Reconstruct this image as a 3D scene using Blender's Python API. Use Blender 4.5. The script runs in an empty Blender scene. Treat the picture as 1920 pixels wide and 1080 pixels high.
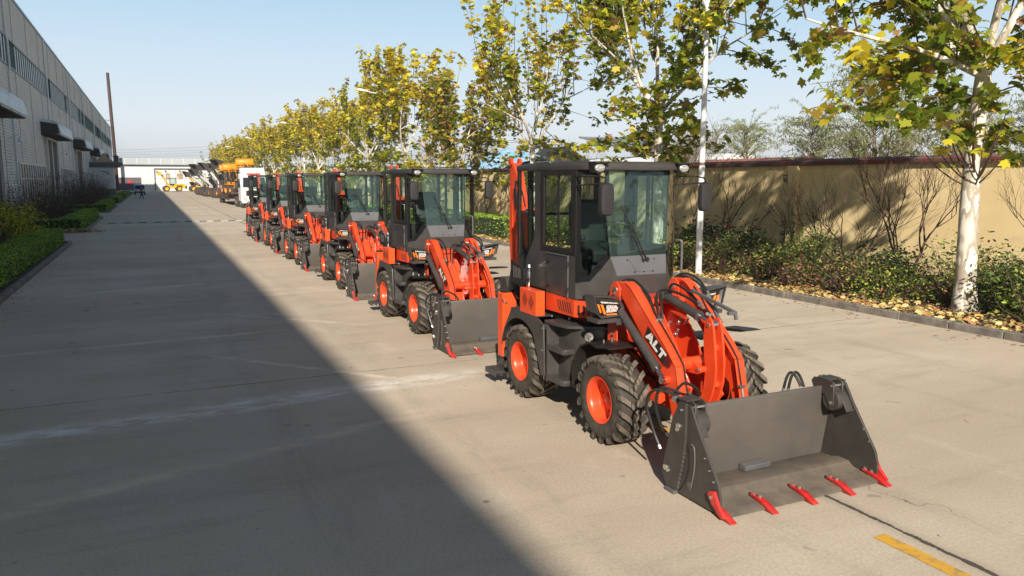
import bpy, bmesh, math, random
import numpy as np
from mathutils import Vector, Matrix
R = math.radians
random.seed(7); rng = np.random.default_rng(7)
S = bpy.context.scene
COL = S.collection
# ---------------------------------------------------------------- camera
cam_d = bpy.data.cameras.new("camera"); cam = bpy.data.objects.new("camera", cam_d); COL.objects.link(cam)
cam_d.sensor_width = 36; cam_d.lens = 26.85; cam_d.clip_start = 0.1; cam_d.clip_end = 3000
cam.location = (0, 0, 2.7)
cam.rotation_euler = (R(90-8.1077), 0, R(-25.1464))
S.camera = cam
# ---------------------------------------------------------------- world and sun
SUN_AZ, SUN_EL = 202.8, 29.5
w = bpy.data.worlds.new("World"); S.world = w; w.use_nodes = True
nt = w.node_tree; bg = nt.nodes["Background"]
sky = nt.nodes.new("ShaderNodeTexSky"); sky.sky_type = 'NISHITA'; sky.sun_disc = False
sky.sun_elevation = R(SUN_EL); sky.sun_rotation = R(SUN_AZ)
sky.air_density = 1.0; sky.dust_density = 2.2; sky.ozone_density = 1.5
# pale autumn air low in the sky, mixed into the sky texture by elevation
g_ = nt.nodes.new('ShaderNodeTexCoord'); sp_ = nt.nodes.new('ShaderNodeSeparateXYZ'); rp_ = nt.nodes.new('ShaderNodeValToRGB'); mx_ = nt.nodes.new('ShaderNodeMix'); mx_.data_type = 'RGBA'
sc_ = nt.nodes.new('ShaderNodeVectorMath'); sc_.operation = 'SCALE'; sc_.inputs['Scale'].default_value = 1/0.12
nt.links.new(g_.outputs['Generated'], sp_.inputs[0]); nt.links.new(sp_.outputs[2], rp_.inputs[0]); nt.links.new(rp_.outputs[0], sc_.inputs[0])
for p_, c_ in ((0.0, (.72, .73, .745)), (1.0, (.025, .045, .085)), (.10, (.51, .58, .64)), (.22, (.31, .455, .57)), (.36, (.11, .175, .25))):
    e_ = rp_.color_ramp.elements[int(p_)] if p_ in (0.0, 1.0) else rp_.color_ramp.elements.new(p_)
    e_.color = (*c_, 1)
mx_.inputs[0].default_value = 0.88
nt.links.new(sky.outputs[0], mx_.inputs[6]); nt.links.new(sc_.outputs[0], mx_.inputs[7])
nt.links.new(mx_.outputs[2], bg.inputs[0]); bg.inputs[1].default_value = 0.12
sl = bpy.data.lights.new("sun", 'SUN'); sun = bpy.data.objects.new("sun", sl); COL.objects.link(sun)
sl.energy = 5.0; sl.angle = R(0.75); sl.color = (1.0, 0.90, 0.77)
sd = Vector((math.sin(R(SUN_AZ))*math.cos(R(SUN_EL)), math.cos(R(SUN_AZ))*math.cos(R(SUN_EL)), math.sin(R(SUN_EL))))
sun.rotation_euler = sd.to_track_quat('Z', 'Y').to_euler()
sun.location = (-20, -40, 40)
S.view_settings.view_transform = 'Standard'; S.view_settings.look = 'None'
S.view_settings.exposure = 0.64; S.view_settings.gamma = 1
S.view_settings.use_curve_mapping = False

# ---------------------------------------------------------------- materials
M = {}
def nodes(name):
    m = bpy.data.materials.new(name); m.use_nodes = True; M[name] = m
    t = m.node_tree; return m, t, t.nodes["Principled BSDF"], t.nodes["Material Output"]
def mat(name, col, rough=0.5, metal=0.0, noise=0.0, scale=8.0, col2=None, bump=0.0, bscale=60.0, coat=0.0, rvar=0.0, spec=None, thr=(0.4, 0.65)):
    m, t, b, o = nodes(name)
    b.inputs['Base Color'].default_value = (*col, 1); b.inputs['Roughness'].default_value = rough
    b.inputs['Metallic'].default_value = metal
    if spec is not None: b.inputs['Specular IOR Level'].default_value = spec
    if coat: b.inputs['Coat Weight'].default_value = coat; b.inputs['Coat Roughness'].default_value = 0.12
    tc = t.nodes.new('ShaderNodeTexCoord')
    if noise or col2 or rvar:
        n = t.nodes.new('ShaderNodeTexNoise'); n.inputs['Scale'].default_value = scale; n.inputs['Detail'].default_value = 7
        n.inputs['Roughness'].default_value = 0.62
        t.links.new(tc.outputs['Object'], n.inputs['Vector'])
        r = t.nodes.new('ShaderNodeValToRGB')
        c2 = col2 if col2 else tuple(c*(1-noise) for c in col)
        r.color_ramp.elements[0].color = (*c2, 1); r.color_ramp.elements[1].color = (*col, 1)
        r.color_ramp.elements[0].position = thr[0]; r.color_ramp.elements[1].position = thr[1]
        t.links.new(n.outputs['Fac'], r.inputs['Fac'])
        if noise or col2: t.links.new(r.outputs['Color'], b.inputs['Base Color'])
        if rvar:
            mr = t.nodes.new('ShaderNodeMapRange'); mr.inputs[1].default_value = 0.35; mr.inputs[2].default_value = 0.7
            mr.inputs[3].default_value = rough-rvar; mr.inputs[4].default_value = rough+rvar
            t.links.new(n.outputs['Fac'], mr.inputs[0]); t.links.new(mr.outputs[0], b.inputs['Roughness'])
    if bump:
        n2 = t.nodes.new('ShaderNodeTexNoise'); n2.inputs['Scale'].default_value = bscale; n2.inputs['Detail'].default_value = 5
        t.links.new(tc.outputs['Object'], n2.inputs['Vector'])
        bp = t.nodes.new('ShaderNodeBump'); bp.inputs['Strength'].default_value = bump; bp.inputs['Distance'].default_value = 0.02
        t.links.new(n2.outputs['Fac'], bp.inputs['Height']); t.links.new(bp.outputs[0], b.inputs['Normal'])
    return m
def leafmat(name, trans=0.35, rough=0.6, mul=1.0):
    m, t, b, o = nodes(name)
    a = t.nodes.new('ShaderNodeAttribute'); a.attribute_name = 'Col'
    t.links.new(a.outputs['Color'], b.inputs['Base Color']); b.inputs['Roughness'].default_value = rough
    b.inputs['Specular IOR Level'].default_value = 0.3
    tr = t.nodes.new('ShaderNodeBsdfTranslucent'); t.links.new(a.outputs['Color'], tr.inputs['Color'])
    mx = t.nodes.new('ShaderNodeMixShader'); mx.inputs[0].default_value = trans
    t.links.new(b.outputs[0], mx.inputs[1]); t.links.new(tr.outputs[0], mx.inputs[2]); t.links.new(mx.outputs[0], o.inputs['Surface'])
    return m
def glassmat(name, tint, ior=1.45, rough=0.0, body=0.0, bodycol=(0.02, 0.03, 0.03)):
    m, t, b, o = nodes(name)
    tp = t.nodes.new('ShaderNodeBsdfTransparent'); tp.inputs[0].default_value = (*tint, 1)
    gl = t.nodes.new('ShaderNodeBsdfGlossy'); gl.inputs['Roughness'].default_value = rough
    ge = t.nodes.new('ShaderNodeNewGeometry'); dt = t.nodes.new('ShaderNodeVectorMath'); dt.operation = 'DOT_PRODUCT'
    t.links.new(ge.outputs['Normal'], dt.inputs[0]); t.links.new(ge.outputs['Incoming'], dt.inputs[1])
    def mth(op, v, w=None):
        n = t.nodes.new('ShaderNodeMath'); n.operation = op
        for i, q in enumerate((v, w)):
            if q is None: continue
            if isinstance(q, (int, float)): n.inputs[i].default_value = q
            else: t.links.new(q, n.inputs[i])
        return n
    f0 = ((ior-1)/(ior+1))**2
    pw = mth('POWER', mth('SUBTRACT', 1.0, mth('ABSOLUTE', dt.outputs['Value']).outputs[0]).outputs[0], 5.0)
    ma = mth('ADD', mth('MULTIPLY', pw.outputs[0], 1-f0).outputs[0], f0)
    mx = t.nodes.new('ShaderNodeMixShader'); t.links.new(ma.outputs[0], mx.inputs[0])
    df = t.nodes.new('ShaderNodeBsdfDiffuse'); df.inputs[0].default_value = (*bodycol, 1)
    m2 = t.nodes.new('ShaderNodeMixShader'); m2.inputs[0].default_value = body
    t.links.new(tp.outputs[0], m2.inputs[1]); t.links.new(df.outputs[0], m2.inputs[2])
    t.links.new(m2.outputs[0], mx.inputs[1]); t.links.new(gl.outputs[0], mx.inputs[2]); t.links.new(mx.outputs[0], o.inputs['Surface'])
    return m

mat('orange', (0.80, 0.064, 0.010), 0.36, noise=0.20, scale=1.8, coat=0.2, rvar=0.08)
mat('orange_tank', (0.80, 0.078, 0.011), 0.36, noise=0.1, scale=3, coat=0.2)
mat('red_tooth', (0.55, 0.012, 0.012), 0.32, noise=0.25, scale=20, coat=0.2)
mat('decal_red', (0.22, 0.008, 0.006), 0.35)
mat('decal_black', (0.02, 0.02, 0.02), 0.4)
mat('decal_white', (0.80, 0.76, 0.70), 0.45)
mat('grey_paint', (0.042, 0.041, 0.042), 0.38, noise=0.2, scale=2.5, rvar=0.07, spec=0.45)
mat('grey_light', (0.105, 0.105, 0.110), 0.42, noise=0.15, scale=3)
mat('bucket_in', (0.084, 0.076, 0.068), 0.5, col2=(0.068, 0.062, 0.056), scale=1.4, rvar=0.08, thr=(0.3, 0.7))
mat('bucket_floor', (0.135, 0.110, 0.085), 0.55, col2=(0.092, 0.079, 0.066), scale=2.5, thr=(0.35, 0.65))
mat('bucket_out', (0.040, 0.037, 0.036), 0.5, noise=0.25, scale=6)
mat('edge_wear', (0.16, 0.15, 0.14), 0.4, metal=0.4)
mat('black', (0.007, 0.007, 0.008), 0.45, spec=.35)
mat('black_gloss', (0.010, 0.010, 0.011), 0.2)
mat('plastic', (0.019, 0.018, 0.018), 0.55, bump=0.2, bscale=200)
mat('rubber_hose', (0.014, 0.014, 0.014), 0.42)
mat('tyre', (0.020, 0.018, 0.016), 0.72, col2=(0.034, 0.029, 0.024), scale=7, bump=0.15, bscale=80)
mat('tread', (0.125, 0.105, 0.082), 0.8, col2=(0.060, 0.050, 0.041), scale=12, bump=0.3, bscale=90, thr=(0.3, 0.55))
mat('chrome', (0.72, 0.72, 0.73), 0.14, metal=1.0)
mat('zinc', (0.62, 0.60, 0.56), 0.3, metal=0.9)
mat('steel', (0.35, 0.35, 0.35), 0.35, metal=0.8)
mat('seat', (0.020, 0.026, 0.024), 0.5)
mat('lamp_white', (0.75, 0.75, 0.72), 0.15, coat=0.6)
mat('lamp_clear', (0.80, 0.80, 0.80), 0.15, metal=0.35, noise=0.75, scale=70, thr=(.42, .55))
mat('amber', (0.80, 0.20, 0.015), 0.2, coat=0.5)
glassmat('windscreen', (0.80, 0.92, 0.89), 1.5, body=0.03, bodycol=(0.25, 0.42, 0.40))
glassmat('side_glass', (0.88, 0.93, 0.90), 1.42)
mat('lamp_lens', (0.62, 0.62, 0.60), 0.12, metal=.35, noise=.6, scale=60, coat=.6)
mat('yellow_paint', (0.80, 0.46, 0.014), 0.4, noise=0.15, scale=2)
mat('amber_paint', (0.85, 0.31, 0.012), 0.4, noise=0.15, scale=2)
mat('white_paint', (0.78, 0.78, 0.77), 0.35, noise=0.08, scale=2)
mat('white_arm', (0.55, 0.54, 0.52), 0.4)
mat('car_silver', (0.34, 0.36, 0.38), 0.3, metal=0.4, coat=0.5)
mat('car_glass', (0.02, 0.025, 0.03), 0.08)
mat('rust_deck', (0.10, 0.055, 0.040), 0.75, noise=0.5, scale=3)
mat('rust_pipe', (0.060, 0.026, 0.018), 0.7, noise=0.4, scale=2)
mat('skin', (0.45, 0.26, 0.19), 0.6)
mat('jacket', (0.055, 0.060, 0.068), 0.8, noise=0.3, scale=12)
mat('trousers', (0.012, 0.013, 0.018), 0.85)
mat('hair', (0.01, 0.008, 0.007), 0.6)

def dusty(name, col, amount, scale=5.0):
    m = M[name]; t = m.node_tree; b = t.nodes['Principled BSDF']; i = b.inputs['Base Color']
    tc = t.nodes.new('ShaderNodeTexCoord'); n = t.nodes.new('ShaderNodeTexNoise'); n.inputs['Scale'].default_value = scale; n.inputs['Detail'].default_value = 9; n.inputs['Roughness'].default_value = .72
    t.links.new(tc.outputs['Object'], n.inputs['Vector'])
    r = t.nodes.new('ShaderNodeMapRange'); r.inputs[1].default_value = .46; r.inputs[2].default_value = .74; r.inputs[3].default_value = .03; r.inputs[4].default_value = amount
    t.links.new(n.outputs['Fac'], r.inputs[0]); x = t.nodes.new('ShaderNodeMix'); x.data_type = 'RGBA'; t.links.new(r.outputs[0], x.inputs[0])
    if i.links: t.links.new(i.links[0].from_socket, x.inputs[6])
    else: x.inputs[6].default_value = i.default_value
    x.inputs[7].default_value = (*col, 1); t.links.new(x.outputs[2], i)
DUST = (.36, .29, .21)
for n_, a_ in (('orange', .07), ('orange_tank', .06), ('grey_paint', .07), ('tyre', .22), ('tread', .3), ('red_tooth', .16), ('bucket_in', .08), ('bucket_floor', .20), ('bucket_out', .08), ('black', .06)): dusty(n_, DUST, a_)
# ---------------------------------------------------------------- mesh helpers
class MB:
    """collects shapes into one mesh; every shape may carry its own material slot"""
    def __init__(s): s.v = []; s.f = []; s.m = []; s.cur = 0
    def add(s, vs, fs, mi=None):
        n = len(s.v); s.v += [tuple(p) for p in vs]; s.f += [tuple(i+n for i in f) for f in fs]
        s.m += [s.cur if mi is None else mi]*len(fs); return s
    def box(s, x0, x1, y0, y1, z0, z1, mi=None):
        vs = [(x, y, z) for x in (x0, x1) for y in (y0, y1) for z in (z0, z1)]
        return s.add(vs, [(0, 1, 3, 2), (4, 6, 7, 5), (0, 4, 5, 1), (2, 3, 7, 6), (0, 2, 6, 4), (1, 5, 7, 3)], mi)
    def prism(s, poly, a, b, axis='x', mi=None):
        """poly in the plane across axis: x -> (y,z), y -> (x,z), z -> (x,y)"""
        def P(p, t): return {'x': (t, p[0], p[1]), 'y': (p[0], t, p[1]), 'z': (p[0], p[1], t)}[axis]
        n = len(poly); vs = [P(p, a) for p in poly]+[P(p, b) for p in poly]
        return s.add(vs, [tuple(range(n))[::-1], tuple(range(n, 2*n))]+[(i, (i+1) % n, n+(i+1) % n, n+i) for i in range(n)], mi)
    def sheet(s, pts, off, mi=None):
        """planar 3-D polygon given thickness by the vector off"""
        n = len(pts); o = Vector(off); vs = [Vector(p) for p in pts]; vs = vs+[p+o for p in vs]
        return s.add(vs, [tuple(range(n))[::-1], tuple(range(n, 2*n))]+[(i, (i+1) % n, n+(i+1) % n, n+i) for i in range(n)], mi)
    def rings(s, rings, closed=True, cap=True, mi=None):
        n = len(rings[0]); vs = [p for r in rings for p in r]; fs = []
        for k in range(len(rings)-1):
            for i in range(n if closed else n-1):
                j = (i+1) % n; fs.append((k*n+i, k*n+j, (k+1)*n+j, (k+1)*n+i))
        if cap: fs.append(tuple(range(n))[::-1]); fs.append(tuple(range((len(rings)-1)*n, len(rings)*n)))
        return s.add(vs, fs, mi)
    def tube(s, pts, r, n=8, mi=None, cap=True):
        pts = [Vector(p) for p in pts]; rs = r if isinstance(r, (list, tuple)) else [r]*len(pts)
        rings = []; up = None
        for i, p in enumerate(pts):
            d = (pts[min(i+1, len(pts)-1)]-pts[max(i-1, 0)]).normalized()
            if up is None: up = d.orthogonal().normalized()
            up = (up-d*up.dot(d)); up = up.normalized() if up.length > 1e-5 else d.orthogonal().normalized()
            q = d.cross(up)
            rings.append([p+(up*math.cos(2*math.pi*k/n)+q*math.sin(2*math.pi*k/n))*rs[i] for k in range(n)])
        return s.rings(rings, True, cap, mi)
    def cyl(s, a, b, r, r2=None, n=14, mi=None): return s.tube([a, b], [r, r if r2 is None else r2], n, mi)
    def revx(s, prof, n=32, c=(0, 0, 0), mi=None, closed=False):
        rings = [[(c[0]+x, c[1]-r*math.cos(2*math.pi*k/n), c[2]+r*math.sin(2*math.pi*k/n)) for k in range(n)] for x, r in prof]
        if closed: rings.append(rings[0])
        return s.rings(rings, True, False, mi)
    def build(s, name, mats, parent=None, bevel=0.0, smooth=True, seg=1, off=None, angle=35):
        me = bpy.data.meshes.new(name)
        vs = s.v if off is None else [(p[0]-off[0], p[1]-off[1], p[2]-off[2]) for p in s.v]
        me.from_pydata(vs, [], s.f)
        if isinstance(mats, str): mats = [mats]
        for mm in mats: me.materials.append(M[mm])
        if len(mats) > 1: me.polygons.foreach_set('material_index', s.m)
        bm = bmesh.new(); bm.from_mesh(me)
        bmesh.ops.recalc_face_normals(bm, faces=bm.faces)
        if bevel:
            es = [e for e in bm.edges if len(e.link_faces) == 2 and e.calc_face_angle(0) > R(28)]
            if es: bmesh.ops.bevel(bm, geom=es, offset=bevel, segments=seg, affect='EDGES', clamp_overlap=True, profile=0.5)
        bm.to_mesh(me); bm.free()
        if smooth:
            me.shade_smooth(); me.set_sharp_from_angle(angle=R(angle))
        o = bpy.data.objects.new(name, me); COL.objects.link(o)
        if parent: o.parent = parent
        return o
def arc(c, r, a0, a1, n):   # degrees, 2-D points
    return [(c[0]+r*math.cos(R(a0+(a1-a0)*k/n)), c[1]+r*math.sin(R(a0+(a1-a0)*k/n))) for k in range(n+1)]
def tag(o, label=None, cat=None, group=None, kind=None):
    if label: o['label'] = label
    if cat: o['category'] = cat
    if group: o['group'] = group
    if kind: o['kind'] = kind
    return o
def empty(name, loc, rz=0, label=None, cat=None, group=None):
    o = bpy.data.objects.new(name, None); COL.objects.link(o); o.location = loc; o.rotation_euler = (0, 0, rz)
    o.empty_display_size = 0.3
    return tag(o, label, cat, group)
def copy_tree(o, parent=None):
    c = o.copy(); COL.objects.link(c); c.parent = parent
    for ch in list(o.children): copy_tree(ch, c)
    return c
def at(o, x, y, z=0, rz=0, sc=None):
    o.location = (x, y, z); o.rotation_euler = (0, 0, rz)
    if sc: o.scale = (sc, sc, sc) if not isinstance(sc, tuple) else sc
    return o
def catmull(P, n):
    out = []
    for i in range(len(P)-1):
        p0 = P[max(i-1, 0)]; p1 = P[i]; p2 = P[i+1]; p3 = P[min(i+2, len(P)-1)]
        for k in range(n):
            t = k/n
            out.append(0.5*((2*p1)+(p2-p0)*t+(2*p0-5*p1+4*p2-p3)*t*t+(3*p1-p0-3*p2+p3)*t**3))
    out.append(P[-1]); return out
def catmull2(P, n): return [(v.x, v.y) for v in catmull([Vector((a, b, 0)) for a, b in P], n)]

def islands(mb):
    par = list(range(len(mb.v)))
    def fd(i):
        while par[i] != i: par[i] = par[par[i]]; i = par[i]
        return i
    for f in mb.f:
        for j in f[1:]: par[fd(j)] = fd(f[0])
    gr = {}
    for f, m in zip(mb.f, mb.m): gr.setdefault(fd(f[0]), []).append((f, m))
    out = []
    for fs in gr.values():
        q = MB(); ix = {}
        for f, m in fs:
            for j in f:
                if j not in ix: ix[j] = len(q.v); q.v.append(mb.v[j])
            q.f.append(tuple(ix[j] for j in f)); q.m.append(m)
        out.append(q)
    return out
# ---------------------------------------------------------------- backhoe loader (drawn at its place in the row, origin under its middle)
OFF = (4.88, 7.44, 0.0)
def mX(x): return 9.76-x
def mir(pts): return [(mX(p[0]), p[1], p[2]) for p in pts]
def build_wheel(root, x, y, side):
    """side -1: dished face looks to -x ; +1: to +x"""
    w = empty('wheel', (x-OFF[0], y-OFF[1], 0.455)); w.parent = root
    if side > 0: w.rotation_euler = (0, 0, math.pi)
    return w
def wheel_meshes():
    t = MB()
    t.revx([(-.150, .238), (-.172, .262), (-.178, .300), (-.176, .345), (-.160, .385), (-.150, .404), (-.10, .416), (0, .420),
            (.10, .416), (.150, .404), (.160, .385), (.176, .345), (.178, .300), (.172, .262), (.150, .238)], 48, mi=0)
    N = 18
    def pt(x, r, th): return (x, -r*math.cos(th), r*math.sin(th))
    for k in range(N):
        for s in (-1, 1):
            th0 = 2*math.pi*(k+(0.5 if s > 0 else 0))/N
            def strip(st, mi=1):  # st: list of (x, rin, rout, theta, halfwidth)
                rings = []
                for (x, ri, ro, dt, hw) in st:
                    d = -s*0 + dt
                    rings.append([pt(s*x, ri, th0-d-hw), pt(s*x, ro, th0-d-hw*0.8), pt(s*x, ro, th0-d+hw*0.8), pt(s*x, ri, th0-d+hw)])
                n0 = len(t.f); t.rings(rings, True, True, 0)
                for q in range(len(rings)-1): t.m[n0+q*4+1] = 1
            strip([(.174, .36, .376, -.045, .040), (.181, .39, .420, -.03, .070), (.174, .40, .447, 0, .080), (.125, .405, .456, .075, .084), (.074, .41, .458, .17, .078)])
            strip([(.067, .41, .458, .190, .076), (.034, .41, .459, .262, .074)])
            if k % 1 == 0: strip([(.026, .41, .459, .285, .072), (-.006, .41, .459, .36, .064)])
    t.prism([(-.30, .02), (-.26, .02), (-.26, .055), (-.30, .055)], -.1785, -.1755, 'x', 2) if False else None
    tyre = t
    r = MB()
    r.revx([(-.150, .240), (-.166, .246), (-.168, .238), (-.156, .226), (-.148, .216), (-.12, .204), (-.060, .200), (-.036, .192), (-.028, .175), (-.026, .120), (-.034, .09), (-.034, 0.001)], 40, mi=0)
    r.revx([(.150, .240), (.166, .246), (.168, .238), (.150, .214), (.06, .20)], 32, mi=0)
    hub = MB()
    hub.revx([(-.032, .070), (-.060, .066), (-.066, .056), (-.066, .001)], 24, mi=0)
    for k in range(8):
        a = 2*math.pi*k/8+.2; y, z = .145*math.cos(a), .145*math.sin(a)
        hub.cyl((-.026, y, z), (-.042, y, z), .012, n=6, mi=0)
    return tyre, r, hub

def make_loader():
    root = empty('backhoe_loader', (0, 0, 0))
    def part(name, mb, mats, bevel=0.0, parent=None, seg=1, **k):
        if name in ('bolt', 'pivot_pin', 'fitting', 'hinge', 'boss'):
            o = None
            for sub_ in islands(mb): o = sub_.build(name, mats, parent or root, bevel, seg=seg, off=OFF, **k)
            return o
        o = mb.build(name, mats, parent or root, bevel, seg=seg, off=OFF, **k); return o
    # wheels
    ty, rm, hb = wheel_meshes(); first = None
    for (x, y, s) in ((4.20, 6.50, -1), (4.20, 8.38, -1), (5.69, 6.48, 1), (5.66, 8.38, 1)):
        w = build_wheel(root, x, y, s)
        if first is None:
            a = ty.build('tyre', ['tyre', 'tread'], w, angle=40)
            b = rm.build('rim', ['orange'], w); h = hb.build('hub', ['orange'], b)
            first = (a.data, b.data, h.data)
        else:
            a = bpy.data.objects.new('tyre', first[0]); b = bpy.data.objects.new('rim', first[1]); h = bpy.data.objects.new('hub', first[2])
            for o, q in ((a, w), (b, w), (h, b)): COL.objects.link(o); o.parent = q
        a.rotation_euler = (random.random()*0.3, 0, 0)
        if s > 0:   # mirrored tread direction
            pass
    # chassis, axles
    m = MB()
    m.box(4.62, 5.14, 7.15, 9.35, .42, 1.12); m.box(4.70, 5.06, 6.95, 7.2, .50, .95)
    m.cyl((4.3, 6.5, .455), (mX(4.3), 6.5, .455), .075); m.cyl((4.3, 8.38, .455), (mX(4.3), 8.38, .455), .075)
    m.cyl((4.88, 6.32, .455), (4.88, 6.68, .455), .17, n=18); m.cyl((4.88, 8.2, .455), (4.88, 8.56, .455), .17, n=18)
    m.box(4.35, mX(4.35), 7.25, 8.5, 1.08, 1.18)
    for x in (4.47, mX(4.47)): m.box(x-.06, x+.06, 6.42, 6.58, .37, .56)
    part('chassis', m, 'black', .008)
    # front frame (orange) with the sloping cover between the arms
    m = MB()
    for x in (4.56, 5.10):
        m.prism([(6.95, .48), (5.98, .42), (5.86, .55), (6.10, .80), (6.45, 1.12), (6.60, 1.34), (6.95, 1.42)], x, x+.02)
    m.sheet([(4.50, 6.55, 1.36), (4.79, 6.55, 1.36), (4.79, 6.26, 1.02), (4.50, 6.26, 1.02)], (0, .02, .012))
    m.sheet([(4.50, 6.26, 1.02), (4.79, 6.26, 1.02), (4.79, 5.98, .62), (4.50, 5.98, .62)], (0, .02, .012))
    for x in (4.78, 5.06): m.prism([(6.95, .5), (6.00, .50), (5.96, .62), (6.24, 1.02), (6.53, 1.37), (6.95, 1.42)], x, x+.02)
    m.sheet([(4.79, 6.88, 1.36), (5.07, 6.88, 1.36), (5.07, 6.62, .62), (4.79, 6.62, .62)], (0, .02, .0))
    m.box(4.50, 5.19, 6.62, 6.96, 1.38, 1.44)
    m.box(4.50, 4.86, 6.02, 6.45, .47, .53); m.box(4.42, 4.60, 6.0, 6.28, .50, .60)
    part('front_frame', m, 'orange', .005)
    for s in (0, 1):       # loader towers: double plates with the arm pivot
        f = mir if s else (lambda p: p)
        m = MB()
        for x in (4.400, 4.530):
            xx = (x, x+.018) if not s else (9.69-x, 9.708-x)
            poly = arc((6.80, 1.54), .085, 15, 165, 8)+[(6.70, 1.42), (6.74, 1.10), (6.70, .86), (6.78, .78), (6.90, .92), (6.92, 1.3)]
            poly = [(6.715, 1.54)]+[(6.80+.085*math.cos(R(a)), 1.54+.085*math.sin(R(a))) for a in range(160, 0, -20)]+[(6.94, 1.38), (6.93, .95), (6.80, .80), (6.74, .84), (6.755, 1.1), (6.70, 1.40)]
            m.prism(poly, xx[0], xx[1])
        o = part('tower', m, 'orange', .004)
        m = MB(); c = 4.388 if not s else 5.33; d = -.014 if not s else .014
        m.cyl((c+.2*(1 if not s else -1), 6.79, 1.54), (c, 6.79, 1.54), .034, n=16, mi=0); m.cyl((c, 6.79, 1.50), (c+d, 6.79, 1.50), .016, n=6, mi=0)
        m.cyl((c, 6.78, 1.0), (c+d, 6.78, 1.0), .018, n=6); m.cyl((c, 6.80, 1.06), (c+d, 6.80, 1.06), .014, n=6)
        part('pivot_pin', m, 'zinc', 0, o)
        # lift arm
        x0, x1 = (4.440, 4.500) if not s else (5.20, 5.26)
        arm = [(6.79, 1.635), (6.62, 1.635), (6.52, 1.595), (5.89, 1.085), (5.79, .985), (5.73, .93), (5.62, .50), (5.55, .22), (5.64, .18), (5.72, .30), (5.84, .66), (5.94, .73), (6.03, .79), (6.10, .95), (6.30, 1.13), (6.70, 1.50), (6.80, 1.45), (6.87, 1.50), (6.87, 1.59)]
        arm = [(y+.05, z-.012) for y, z in arm]; m = MB(); m.prism(arm, x0, x1)
        fl = [(6.62, 1.637), (6.52, 1.598), (5.89, 1.088), (5.79, .988), (5.73, .932), (5.62, .50), (5.56, .28)]; fl = [(y+.05, z-.012) for y, z in fl]
        a_, b_ = (x0-.008, x1+.045) if not s else (x0-.045, x1+.008)
        for (ya, za), (yb, zb) in zip(fl, fl[1:]): d_ = Vector((yb-ya, zb-za)).normalized(); n_ = Vector((d_.y, -d_.x)); n_ = n_ if n_.y > 0 or n_.x < 0 else -n_; m.prism([(ya, za), (yb, zb), (yb+n_.x*.014, zb+n_.y*.014), (ya+n_.x*.014, za+n_.y*.014)], a_, b_)
        o = part('lift_arm', m, 'orange', .006)
        if not s:          # decal with the maker's letters on the outer side
            m = MB(); X = 4.437
            u = Vector((-.837, -.547)); v = Vector((-.547, .837)); o0 = Vector((6.280, 1.128))
            def D(a, b): p = o0+u*a+v*b; return (p.x, p.y)
            m.prism([D(-.03, .118), D(-.01, -.022), D(.40, -.022), D(.47, .03), D(.47, .118)], X, X-.002, 'x', 0)
            m.prism([D(-.022, .112), D(-.004, -.014), D(.375, -.014), D(.375, .112)], X-.002, X-.003, 'x', 2)
            def letter(polys, a0):
                for p in polys: m.prism([D(a0+a*1.22+.20*b, .002+b*1.0) for a, b in p], X-.003, X-.005, 'x', 1)
            letter([[(0, 0), (.030, 0), (.060, .10), (.030, .10)], [(.030, .10), (.060, .10), (.108, 0), (.078, 0)], [(.030, .020), (.078, .020), (.070, .040), (.038, .040)]], .0)
            letter([[(0, 0), (.030, 0), (.030, .10), (0, .10)], [(.030, 0), (.082, 0), (.082, .026), (.030, .026)]], .135)
            letter([[(.030, 0), (.060, 0), (.060, .074), (.030, .074)], [(0, .074), (.090, .074), (.090, .10), (0, .10)]], .238)
            for k in range(6): m.prism([D(.385+.013*k, .0), D(.393+.013*k, .0), D(.403+.013*k, .095-.010*k), D(.395+.013*k, .095-.010*k)], X-.002, X-.004, 'x', 2)
            part('decal', m, ['decal_red', 'decal_white', 'decal_black'], 0, o, smooth=False)
        m = MB(); yy = (5.99, .785)
        m.cyl((x0-.05 if not s else x1+.05, 5.885, .775), ((x0+x1)/2, 5.885, .775), .038, n=14)
        part('boss', m, 'orange', 0, o)
        # lift cylinder
        X = 4.386 if not s else 5.31
        m = MB(); m.cyl((X, 6.66, 1.325), (X, 6.03, .882), .045, n=18, mi=0); m.cyl((X, 6.05, .896), (X, 6.00, .86), .050, n=18, mi=0)
        o = part('lift_cylinder', m, 'grey_paint')
        m = MB(); m.cyl((X, 6.01, .868), (X, 5.90, .79), .022, n=12); m.cyl((X-.035, 5.885, .775), (X+.035, 5.885, .775), .036, n=14)
        part('piston_rod', m, 'chrome', 0, o)
        # pipes on the arm top
        m = MB(); Xp = 4.520 if not s else 5.18
        m.tube([(Xp+.02, 6.50, 1.57), (Xp+.02, 6.35, 1.45), (Xp, 6.25, 1.365), (Xp, 6.03, 1.19), (Xp, 5.87, 1.05), (Xp, 5.765, .94), (Xp, 5.68, .65)], .009, 6, 0)
        for (y, z) in ((6.19, 1.305), (5.69, .67)):
            m.box(Xp-.035, Xp+.035, y-.02, y+.02, z-.012, z+.016, 1)
        m.cyl((Xp, 5.68, .65), (Xp, 5.66, .56), .014, n=8, mi=1)
        part('hydraulic_pipe', m, ['rubber_hose', 'zinc'], 0, None)
    # torque tube
    m = MB(); m.cyl((4.46, 5.99, .88), (5.18, 5.99, .88), .066, n=24)
    m.prism([(6.11, .88), (6.06, .95), (5.88, .90), (5.80, .87), (5.795, .83), (5.84, .80), (6.0, .79)], 4.755, 4.775); m.prism([(6.11, .88), (6.06, .95), (5.88, .90), (5.80, .87), (5.795, .83), (5.84, .80), (6.0, .79)], 4.985, 5.005)
    part('torque_tube', m, 'orange', .004)
    m = MB(); m.box(4.465, 5.22, 5.62, 5.70, .30, .40); part('cross_bar', m, 'orange', .004)
    # tilt lever: two curved plates
    m = MB()
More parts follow.
